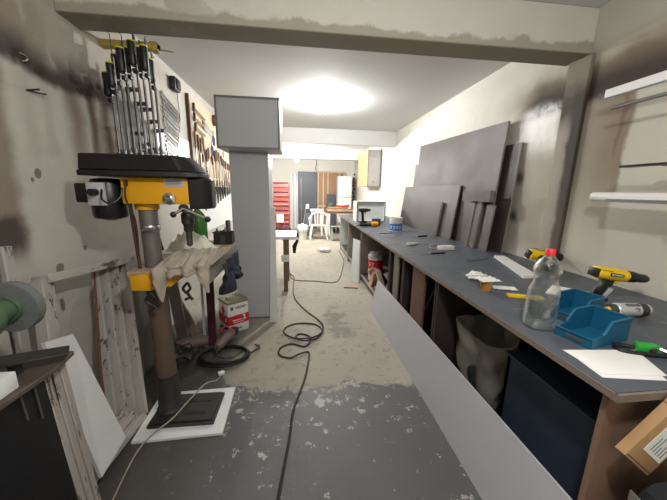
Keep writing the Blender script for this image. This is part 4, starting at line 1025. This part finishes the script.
def pliers(y, z, label, mat):
    t = thing('pliers', label, 'pliers', (XB+.015, y, z), 0, 'pliers on the tan board')
    for s in (-1, 1):
        MB().tube(spline([(0, s*.006, 0), (0, s*.03, -.06), (0, s*.026, -.15)], 5), .010, 8).build('handle', mat, t)
    MB().cyl((-.016, 0, .01), (.0, 0, .01), .003, n=8).build('hanging_pin', 'dark_steel', t)
    MB().prism([(-.018, 0), (.018, 0), (.006, .07), (-.006, .07)], .010, Matrix(((0, 0, 1, -.005), (1, 0, 0, 0), (0, 1, 0, 0), (0, 0, 0, 1)))).build('jaw', 'steel', t)
pliers(5.02, 2.33, 'upper blue handled pliers on the tan board', 'blue_handle')
pliers(4.92, 2.16, 'lower blue handled pliers on the tan board', 'blue_handle')
pliers(5.72, 1.72, 'red handled pliers low on the tan board near the tall cabinet', 'cap_red')
t = thing('tool_rail', 'white steel rack strip under the tan board holding small tools', 'rack', (XL+.012, 0, 1.565))
MB().span((0, 3.95, -.03), (.07, 6.25, .0)).build('rail', 'panel_grey', t)
MB().span((.071, 3.95, -.034), (.078, 6.25, .006)).build('front_lip', 'white_paint', t)
MB().span((.0, 4.0, -.16), (.006, 5.7, -.031)).build('grey_back', 'dark_steel', t)
for i in range(14):
    y = 4.02+i*.155; L = (.36, .40, .38, .37, .36, .33, .30, .27, .25, .22, .2, .18, .17, .16)[i]
    t = thing('screwdriver', 'small grey tool hanging in the rack, %s from the left' % ordn[i], 'screwdriver', (XL+.110, y, 1.60), 0, 'small tools in the rack strip')
    MB().cyl((0, 0, -.055), (0, 0, .03), .013, n=10).build('handle', 'handle_wood' if i % 3 == 1 else ('dark_steel' if i % 3 else 'pink_grey'), t)
    MB().tube([(0, 0, -.055), (0, 0, -.06-L*.5), (0, 0, -L)], [.010, .018, .012], 8).build('blade', 'clamp_steel', t)
    MB().cyl((-.0192, 0, -.045), (-.01, 0, -.045), .006, n=8).build('hanging_clip', 'dark_steel', t)
t = thing('wall_hook', 'small black hook screwed into the left wall below the soot band', 'hook', (XL, 1.80, 1.99))
MB().cyl((0, 0, 0), (.05, .02, .012), .005, n=8).build('shank', 'black_gloss', t)
MB().tube([(.0, 0, .0), (.035, .06, .0), (.04, .07, .004)], .004, 8).build('prong', 'black_gloss', t)
solo('wall_hook', MB().tube(spline([(0, 0, .03), (.02, .01, .02), (.03, .0, 0), (.015, -.01, -.012)], 5), .004, 8), 'chrome', 'small bright hook on the soot band of the left wall', 'hook', (XL, 1.80, 2.135))

# ------------------------------------------------------------------ peeling frame leaning on the left wall
fr = thing('old_window_frame', 'old window frame with peeling white paint leaning on the left wall', 'window frame', (-1.03, 1.75, 0))
sh = (-1.03, 1.75, 0)
def sub(p): return tuple(a-b for a, b in zip(p, sh))
BR, TR, TL, BL = (-1.045, 1.735, .03), (-1.245, 2.08, 1.00), (-1.315, 1.53, 1.03), (-1.085, 1.17, .03)
nrm = Vector((.97, 0, .22))
for i, (w, ins) in enumerate(((.036, 0), (.026, .044), (.026, .084), (.022, .122))):
    off = Vector((-.034*i, -ins, 0))
    MB().bar(Vector(sub(BR))+off, Vector(sub(TR))+off, w, .05, nrm, .004).build('right_stile', 'peel_v', fr)
MB().bar(Vector(sub(BR))+Vector((-.15, -.06, .02)), Vector(sub(TR))+Vector((-.09, -.06, -.03)), .16, .012, nrm).build('gap_shade_strip', 'brown_wood', fr)  # added backing strip, darkens the gaps between stile bars like shade
for i, (w, ins) in enumerate(((.045, 0), (.04, .055), (.03, .10))):
    off = Vector((-.045*i, 0, ins*.8))
    MB().bar(Vector(sub(BL))+off+Vector((0, .02, 0)), Vector(sub(BR))+off, w, .05, nrm, .004).build('bottom_rail', 'peel_h', fr)
MB().bar(sub((-1.24, 2.14, .985)), sub(TL), .045, .10, nrm, .004).build('top_rail', 'peel_h', fr)
for i, (w, ins) in enumerate(((.05, 0), (.05, .055))):
    off = Vector((-.03*i, ins, 0))
    MB().bar(Vector(sub(BL))+off, Vector(sub(TL))+off, w, .06, nrm, .004).build('left_stile', 'peel_v', fr)
solo('white_shelf_board', MB().slab([(-.985, 1.255, .095), (-.985, 1.46, .125), (-1.10, 1.39, .80), (-1.09, 1.23, .845)], (-1, 0, -.16), .016), 'white_paint', 'white board leaning inside the peeling window frame', 'board')
# peeling boards further left
solo('peeling_board', MB().bar((-1.33, 1.26, .0), (-1.385, 1.35, 1.22), .10, .03, (1, 0, 0), .004), 'peel_v', 'wide peeling white board behind the grinding wheel, left of the window frame', 'board', group='peeling boards left of the frame')
solo('peeling_board', MB().bar((-1.32, 1.36, .0), (-1.375, 1.455, 1.22), .05, .03, (1, 0, 0), .004), 'peel_v', 'narrow peeling white board next to the wide one behind the grinding wheel', 'board', group='peeling boards left of the frame')

# ------------------------------------------------------------------ bench grinder on its stand
gs = thing('grinder_stand', 'dark steel stand with a scuffed top plate at the near left', 'stand', (-1.06, .93, 0), R(0))
MB().prism([(-.22, -.20), (.155, -.09), (.165, .10), (.145, .215), (.0, .225), (-.22, .10)], .018, Matrix.Translation((0, 0, .832))).build('top_plate', 'scuffed', gs, .003)
MB().prism([(-.20, -.18), (.10, -.10), (.11, .15), (-.20, .10)], .83, Matrix.Translation((0, 0, 0.001))).build('cabinet', 'black_gloss', gs)
s = MB()
for k in range(3): s.bar((.112, .02+.05*k, .80), (.112, .025+.05*k, .70-.04*(k % 2)), .003, .005, (1, 0, 0))
s.build('scratches', 'column_iron', gs)
for y in (.17, .205, .24): MB().bar((.09, y, .0), (.085, y-.045, .828), .03, .05, (1, 0, 0), .003).build('corner_post', 'peel_v', gs)
bg = thing('bench_grinder', 'green bench grinder with a grey stone wheel at the near left', 'grinder', (-1.02, .895, .8502))
def ly(prof, name, mat, y0=0, cz=.255, n=30, cap=True, par=None, cx=.07):
    return MB().lathe(prof, n, Matrix.Translation((cx, y0, cz)) @ Matrix.Rotation(R(-90), 4, 'X'), cap).build(name, mat, par or bg)
ly([(.05, -.22), (.062, -.20), (.068, -.12), (.068, -.01), (.060, .012), (.036, .02), (.034, .07)], 'motor_body', 'green_paint')
ly([(.040, .084), (.084, .086), (.084, .116), (.04, .116), (.04, .084)], 'grinding_wheel', 'stone', cap=False)
ly([(.041, .070), (.042, .074), (.042, .128), (.014, .130), (.014, .143)], 'flange', 'green_paint')
ly([(.084, -.255), (.084, -.225), (.03, -.223), (.03, -.257)], 'rear_wheel', 'stone')
MB().span((-.02, -.18, .0), (.12, -.05, .03), .004).build('foot', 'green_paint', bg)
MB().span((.02, -.15, .03), (.12, -.05, .20), .004).build('pedestal', 'green_paint', bg)
ar = MB(); ar.bar((-.03, .09, .055), (.135, .19, .035), .075, .012, (0, 0, 1), .002); ar.bar((.02, .11, .0), (.02, .11, .05), .02, .03, (1, 0, 0)); ar.build('tool_rest', 'iron', bg)
solo('paper_box', MB().box((0, 0, .03), (.085, .07, .06), None, .004), 'white_paint', 'small white box on the grinder stand top plate', 'box', (-.965, .893, .8505), R(0))
b = MB(); b.span((-.05, -.02, 0), (.05, .02, .03), .004); b.span((-.05, -.02, .03), (-.03, .02, .06)); b.span((.02, -.02, .03), (.045, .02, .06)); b.cyl((-.03, 0, .045), (.09, 0, .045), .008)
solo('steel_vice', b, 'steel', 'small steel vice beside the grinder foot', 'vice', (-1.12, .935, .8505), R(8))

# ------------------------------------------------------------------ far end of the room
t = thing('dark_door_slab', 'dark slate door panel standing against the back wall', 'door panel', (0, 11.40, 0))
MB().span((-.11, 0, 0), (.64, .045, 2.20)).build('slab', 'dark_door', t)
MB().span((.0, -.004, .15), (.015, 0, 1.95)).build('groove', 'panel_grey', t)
t = thing('stud_partition', 'bare wooden stud frame backed with brown board at the far wall', 'partition', (0, 11.36, 0))
for x in (.66, .86, 1.04, 1.50, 1.68): MB().span((x, 0, 0), (x+.045, .06, 2.18)).build('stud', 'stud', t)
MB().span((.66, .061, 0), (1.73, .075, 2.18)).build('backing_board', 'osb', t)
for z in (.86, 2.185): MB().span((.66, -.002, z), (1.73, .06, z+.05)).build('cross_rail', 'stud', t)
solo('grey_small_panel', MB().span((1.0, 11.24, 0), (1.34, 11.26, 1.36)), 'dark_door', 'small dark panel standing before the stud frame', 'panel')
t = thing('white_fridge', 'tall bright white fridge at the far right', 'fridge', (1.36, 10.5, 0))
MB().span((0, .05, .02), (.50, .6, 2.02), .01).build('body', 'white_plastic', t)
MB().span((0, 0, .05), (.50, .045, 1.25), .008).build('door', 'white_plastic', t); MB().span((0, 0, 1.26), (.50, .045, 2.0), .008).build('door', 'white_plastic', t)
MB().span((.03, -.02, 1.0), (.05, 0, 1.2)).build('handle', 'panel_grey', t)
for i, (x, z, h) in enumerate(((-.34, 2.16, .07), (-.25, 2.12, .05), (-.18, 2.1, .05), (-.12, 2.14, .06))):
    solo('tall_board', MB().slab([(x, 0, 0), (x+h, 0, 0), (x+h, .22, z), (x, .22, z)], (0, 1, -.1), .018), ('white_paint', 'panel_grey', 'white_paint', 'panel_grey')[i], 'tall %s slat leaning left of the dark door, %s from the left' % (('white', 'grey', 'white', 'grey')[i], ordn[i]), 'slat', (-.06, 11.1, .004), group='white slats at the far wall')
for i in range(6):
    t = thing('drawer_unit', 'red enamel drawer box, %s from the top of the far left stack' % ordn[i], 'drawer', (-.62, 9.6, 1.45-.29*i), 0, 'stacked red drawer boxes')
    MB().span((-.26, -.18, 0), (.24, .25, .288), .01).build('body', 'red_drawer', t)
    MB().tube([(-.24, -.19, .15), (.22, -.19, .15)], .045, 12).build('front_roll', 'red_drawer', t)
    MB().tube([(-.24, -.19, .26), (.22, -.19, .26)], .02, 10).build('lip', 'maroon', t)
t = thing('hanging_sheet', 'white paper sheet taped on the red drawer stack', 'paper', (-.66, 9.33, .46))
t_ = MB().span((-.12, 0, 0), (.10, .003, .26)).build('sheet', 'paper', t)
solo('maroon_bag', MB().ball((0, 0, .20), .21, (1.0, .7, 1.0), .25, 6, seed=5, zmin=.001), 'maroon', 'maroon bag lying before the red drawer stack', 'bag', (-.52, 9.05, 0))
solo('dark_clutter', MB().ball((0, 0, .07), .11, (1.1, 1, .7), .5, 9, seed=2, zmin=.001), 'dark_cloth', 'dark heap on the floor left of the white bucket', 'rags', (-.165, 9.15, 0))
t = thing('white_bucket', 'white bucket with a plastic bag on top left of the chair', 'bucket', (.055, 8.75, 0))
MB().lathe([(.115, 0), (.14, .30), (.148, .31), (.148, .33)], 28).build('bucket_body', 'white_plastic', t)
MB().ball((0, 0, .36), .15, (1.1, 1, .8), .45, 7, seed=3).build('bag', 'white_bag', t)
MB().tube(spline([(-.148, 0, .31), (-.10, -.13, .22), (.10, -.13, .22), (.148, 0, .31)], 6), .004, 6).build('wire_handle', 'steel', t)
t = thing('dustpan', 'long handled dark dustpan standing behind the white bucket', 'dustpan', (.20, 9.25, 0))
MB().prism([(-.17, 0), (.17, 0), (.07, .95), (-.05, .95)], .02, Matrix.Rotation(R(86), 4, 'X')).build('pan', 'dark_door', t)
MB().cyl((.01, -.07, .93), (.01, -.08, 1.06), .05, .05, 12).build('handle_end', 'white_plastic', t)
MB().tube([(-.05, -.08, .98), (-.17, -.03, .02)], .012, 8).build('wire_stay', 'chrome', t)
# white plastic chair
def chair(loc, rz, label):
    t = thing('plastic_chair', label, 'chair', loc, rz, 'white plastic chairs')
    MB().box((0, 0, .43), (.46, .44, .025), None, .01).build('seat', 'white_plastic', t)
    for sx in (-1, 1):
        for sy in (-1, 1):
            MB().bar((sx*.27, sy*.24, 0), (sx*.20, sy*.19, .425), .05, .04, (0, 1, 0), .006).build('leg', 'white_plastic', t)
    bk = MB(); arc = [(-.27, -.23, .43), (-.275, -.25, .62)]+[(-.27*math.cos(PI*i/10), -.27, .66+.19*math.sin(PI*i/10)) for i in range(11)]+[(.275, -.25, .62), (.27, -.23, .43)]
    bk.tube(spline(arc, 3), .026, 10); bk.build('back_frame', 'white_plastic', t)
    for x in (-.13, -.05, .05, .13):
        MB().bar((x*.8, -.225, .44), (x, -.27, .66+.19*math.sqrt(max(0, 1-(x/.27)**2))-.01), .045, .012, (0, 1, 0)).build('back_slat', 'white_plastic', t)
    for sx in (-1, 1):
        MB().tube(spline([(sx*.275, -.25, .62), (sx*.29, .0, .64), (sx*.28, .18, .62), (sx*.27, .22, .43)], 5), .018, 8).build('armrest', 'white_plastic', t)
    return t
chair((.54, 8.85, 0), 0, 'white plastic armchair with its back turned, beside the bucket')
t = thing('white_stool', 'white stool standing behind the white plastic armchair', 'stool', (.53, 9.75, 0))
MB().box((0, 0, .84), (.44, .36, .07), None, .008).build('seat', 'white_plastic', t)
for sx in (-1, 1):
    for sy in (-1, 1): MB().bar((sx*.18, sy*.16, 0), (sx*.16, sy*.13, .804), .04, .04, (0, 1, 0)).build('leg', 'white_plastic', t)
t = thing('far_table', 'wooden table at the far right carrying the orange tub', 'table', (1.25, 9.40, 0))
MB().span((-.40, -.28, .84), (.52, .45, .885), .004).build('table_top', 'osb', t)
MB().span((-.37, -.25, .77), (.49, .42, .839)).build('apron', 'brown_wood', t)
for x, y in ((-.34, -.22), (.46, -.22), (-.34, .38), (.46, .38)): MB().span((x-.03, y-.03, 0), (x+.03, y+.03, .77)).build('leg', 'white_paint', t)
t = thing('folded_board', 'pinkish folded boards lying on the far wooden table', 'boards', (1.16, 9.35, .8852))
for i in range(3): MB().span((-.31+.02*i, -.2, .03*i), (.36, .2, .03*i+.027), .003).build('layer', 'pink_grey' if i % 2 else 'cardboard', t)
t = thing('orange_tub', 'orange tub on the folded boards at the far table', 'tub', (1.36, 9.32, .9728))
MB().lathe([(.19, 0), (.23, .07), (.235, .075)], 28).build('tub_body', 'orange', t); MB().lathe([(.20, .076), (.17, .11), (.05, .12)], 24).build('cover', 'white_bag', t)
solo('green_jar', MB().lathe([(.07, 0), (.08, .02), (.08, .12), (.06, .14)], 20), 'green_paint', 'small green jar on the folded boards beside the orange tub', 'jar', (.98, 9.3, .9728))
t = thing('low_shelf', 'small low shelf with dark items beside the far worktop end', 'shelf', (1.12, 8.55, 0))
for z in (.02, .22, .42): MB().span((-.20, -.15, z), (.20, .15, z+.015)).build('board', 'grey_wood', t)
for x in (-.20, .19):
    for y in (-.15, .14): MB().span((x, y, 0), (x+.012, y+.012, .45)).build('post', 'white_paint', t)
for i, (x, h, m) in enumerate(((-.12, .12, 'black_plastic'), (.0, .15, 'navy_plastic'), (.11, .10, 'white_plastic'))):
    solo('small_tin', MB().lathe([(.045, 0), (.045, h*.85), (.03, h)], 16), m, ('black tin on the low far shelf', 'dark blue tin on the low far shelf', 'white tin on the low far shelf')[i], 'tin', (1.12+x, 8.55, .2356))
# tools hanging on the far right wall
t = thing('hook_rail', 'narrow strip of hooks on the far right wall', 'rack', (XR-.012, 11.0, 1.05))
MB().span((0, 0, .0), (.010, .49, 1.25)).build('strip', 'white_paint', t)
for i in range(8):
    z = 2.12-.14*i
    solo('hanging_tool', MB().box((0, 0, 0), (.05, .10+.04*(i % 3), .07), (R(12*(i % 3)), 0, 0), .01), 'dark_steel' if i % 2 else 'dark_handle', 'dark small tool on the far right wall strip, %s from the top' % ordn[i], 'tool', (XR-.042, 11.2+.12*(i % 2), z), group='small tools on the far wall strip')
solo('hanging_lead', MB().tube(spline([(0, 0, 0), (.02, -.02, -.15), (-.02, -.02, -.30), (.0, -.02, -.42)], 6), .012, 8), 'dark_steel', 'short dark lead hanging from the wall above the stud frame', 'cable', (.60, YB-.012, 2.66))

# ------------------------------------------------------------------ camera and view
yaw, pitch, roll = R(6.65), R(11.85), R(.98)
F = Vector((math.sin(yaw)*math.cos(pitch), math.cos(yaw)*math.cos(pitch), -math.sin(pitch)))
Rv = Vector((math.cos(yaw), -math.sin(yaw), 0)); U = Rv.cross(F)
R2 = math.cos(roll)*Rv+math.sin(roll)*U; U2 = -math.sin(roll)*Rv+math.cos(roll)*U
cam = bpy.data.cameras.new('camera'); co = bpy.data.objects.new('camera', cam); COL.objects.link(co)
m = Matrix((R2, U2, -F)).transposed().to_4x4(); m.translation = (0, 0, 1.5); co.matrix_world = m
cam.sensor_width = 36; cam.lens = 283/667*36; cam.clip_start = .02
scene.camera = co
w = bpy.data.worlds.new('world'); scene.world = w; w.use_nodes = True
w.node_tree.nodes['Background'].inputs[0].default_value = (.5, .52, .55, 1); w.node_tree.nodes['Background'].inputs[1].default_value = .05
scene.view_settings.view_transform = 'Standard'; scene.view_settings.look = 'None'
scene.view_settings.gamma = 1; scene.view_settings.use_curve_mapping = False
scene.view_settings.exposure = .0
